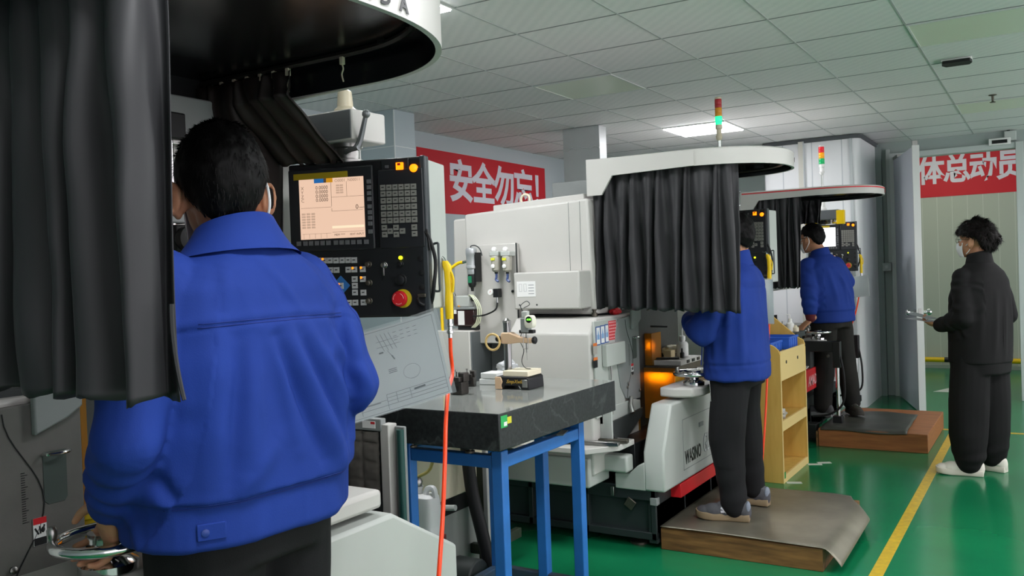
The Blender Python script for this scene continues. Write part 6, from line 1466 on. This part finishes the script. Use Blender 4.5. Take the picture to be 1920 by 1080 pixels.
# --- the visitor in black by the doorway
def visitor():
    F4 = Fig((-.42, 6.88, 0), (-.84, .54), 1.0); root = thing('person', 'curly-haired person in black with white mask and white trainers, holding papers by the doorway', 'person', F4.o)
    b = MB(); hc = F4(.02, .0, 1.625); R, q = head(b, hc, V((-.97, .26, .02)), 1.0)
    chain(b, [(q(-.02, 0, -.05), .056), (F4(-.01, 0, 1.5), .058), (F4(-.01, 0, 1.42), .07)], 20)
    lS, lE, lW = (0, .168, 1.365), (-.05, .225, 1.09), (.15, .215, 1.035); rS, rE, rW = (0, -.168, 1.365), (-.05, -.225, 1.09), (.14, -.16, 1.05)
    body_core(b, F4, [[(lS, .045), (lE, .036), (lW, .026)], [(rS, .045), (rE, .036), (rW, .026)]], [[((0, .09, .9), .07), ((.01, .13, .48), .05), ((.0, .15, .1), .035)], [((0, -.09, .9), .07), ((.0, -.09, .48), .05), ((.0, -.1, .1), .035)]])
    hand(b, F4(*lW), (F4.f*.95+V((0, 0, .1))), (F4.l*-.4+V((0, 0, 1))), F4.l*-1+V((0, 0, .4)), .75); hand(b, F4(*rW), F4.f*.9+F4.l*.4, V((0, 0, 1)), F4.l*-1, .7)
    put('body', remesh(b, .0045, 4), skin, root)
    hair_mesh(hc, R, 1.0, front=.04, side=.02, back=-.105, thick=.034, lump=.014, seed=14, big=(1.0, 1.0, .96), blades=6500, blen=.035, curly=1, bw=.0016, puff=.03).build('hair', hair_b, root, smooth=180, fix=False)
    eyes(q, root); mask(q, R, root, two=True)
    gl = MB()
    for e in (-1, 1):
        gl.tube([q(.105, e*.034+.024*math.cos(a), -.002+.018*math.sin(a)) for a in [2*PI*k/20 for k in range(20)]], .0014, 6, closed=True); gl.tube([q(.104, e*.058, .003), q(.05, e*.077, .004), q(.0, e*.086, .0)], .0015, 6)
    gl.tube([q(.107, -.01, .003), q(.11, 0, .006), q(.107, .01, .003)], .0014, 6); gl.build('glasses', black, root)
    rings = [(.77, .218, .165, 0, 0), (.78, .225, .17, 0, 0), (.95, .222, .165, 0, 0), (1.1, .222, .158, -.003, 0), (1.25, .224, .15, -.008, 0), (1.34, .212, .138, -.012, 0), (1.40, .172, .118, -.016, 0), (1.44, .12, .095, -.016, 0), (1.47, .085, .075, -.014, 0)]
    sl = [[(lS, .068), ((-.03, .205, 1.22), .068), (lE, .064), ((.06, .22, 1.06), .058), ((.14, .216, 1.038), .05)], [(rS, .068), ((-.03, -.205, 1.22), .068), (rE, .064), ((.06, -.19, 1.06), .056), ((.12, -.165, 1.05), .05)]]
    def disp(L, nf, co):
        f, l, u = L.T; lu = np.stack([l, u], 1); back = np.clip(-nf*1.5, 0, 1)
        return wrinkle(co, 6, .008, 31, (1, 1, .35)) + back*fold(lu, [(.03, 1.25, .08, .82, .025, .009), (-.06, 1.2, -.02, .8, .02, .008), (-.14, 1.25, -.16, .85, .025, .008), (.14, 1.25, .17, .85, .02, .008)]) + sleeve_rings(co, F4, lS, lE, 3, .005, 1) + sleeve_rings(co, F4, lE, (.14, .216, 1.038), 2.5, .004, 1)
    J = put('jacket', garment(F4, rings, sl, .008, disp, 5), black_knit, root)
    collar(F4, 1.42, 1.53, J, black_knit, a0=.115, b0=.095, a1=.076, b1=.076, fo=-.008, tilt=.015)
    MB().tube([F4(-.5*0-.168, -.02+.01*math.sin(k), .80+.1*k) for k in range(4)], .0016, 6).build('seam', rubber, J)
    legs = [[((0, .1, .82), .125), ((.01, .125, .5), .128), ((.005, .145, .28), .122), ((.0, .15, .15), .105), ((0, .15, .09), .085)], [((0, -.09, .82), .125), ((.0, -.09, .5), .122), ((.0, -.1, .28), .118), ((.0, -.1, .15), .1), ((0, -.1, .1), .08)]]
    put('trousers', garment(F4, [(.7, .2, .16, 0, 0), (.8, .215, .165, 0, 0), (.85, .2, .15, 0, 0)], legs, .009, lambda L, nf, co: wrinkle(co, 7, .012, 8, (1, 1, .45)) + .004*np.sin(L[:, 2]*60+16*L[:, 0]+12*L[:, 1])*np.exp(-((L[:, 2]-.14)/.06)**2), 5), black_knit, root)
    wu = mat('trainer_white', '#e6e0d4', .6); ws = mat('trainer_sole', '#d9d2c4', .6)
    shoe(F4(.0, .15, 0), (-1, -.02, 0), wu, ws, root, 1.05); shoe(F4(0, -.1, 0), (-.9, .35, 0), wu, ws, root, 1.05)
    wr = F4(*lW); pap = thing('paper_sheet', 'folded white papers held in the hand of the person in black', 'paper', wr+V((-.1, .05, .02)))
    o = wr+F4.f*.08+V((0, 0, .022)); u = F4.f; v = F4.l
    for k, (du_, dz, ang) in enumerate(((.05, .004, .2), (.06, .012, .45))):
        MB().grid((lambda a, c_, k=k, dz=dz, ang=ang: o+u*((a-.2)*.2)+v*((c_-.5)*.13*(1 if k == 0 else .8)+.01*k)+V((0, 0, dz+ang*.09*a+.01*k))), 6, 4).build('sheet', mat('paper_grey%d' % k, ('#d6dadd', '#8f9498')[k], .6), pap, smooth=180, fix=False)
    return root
visitor()
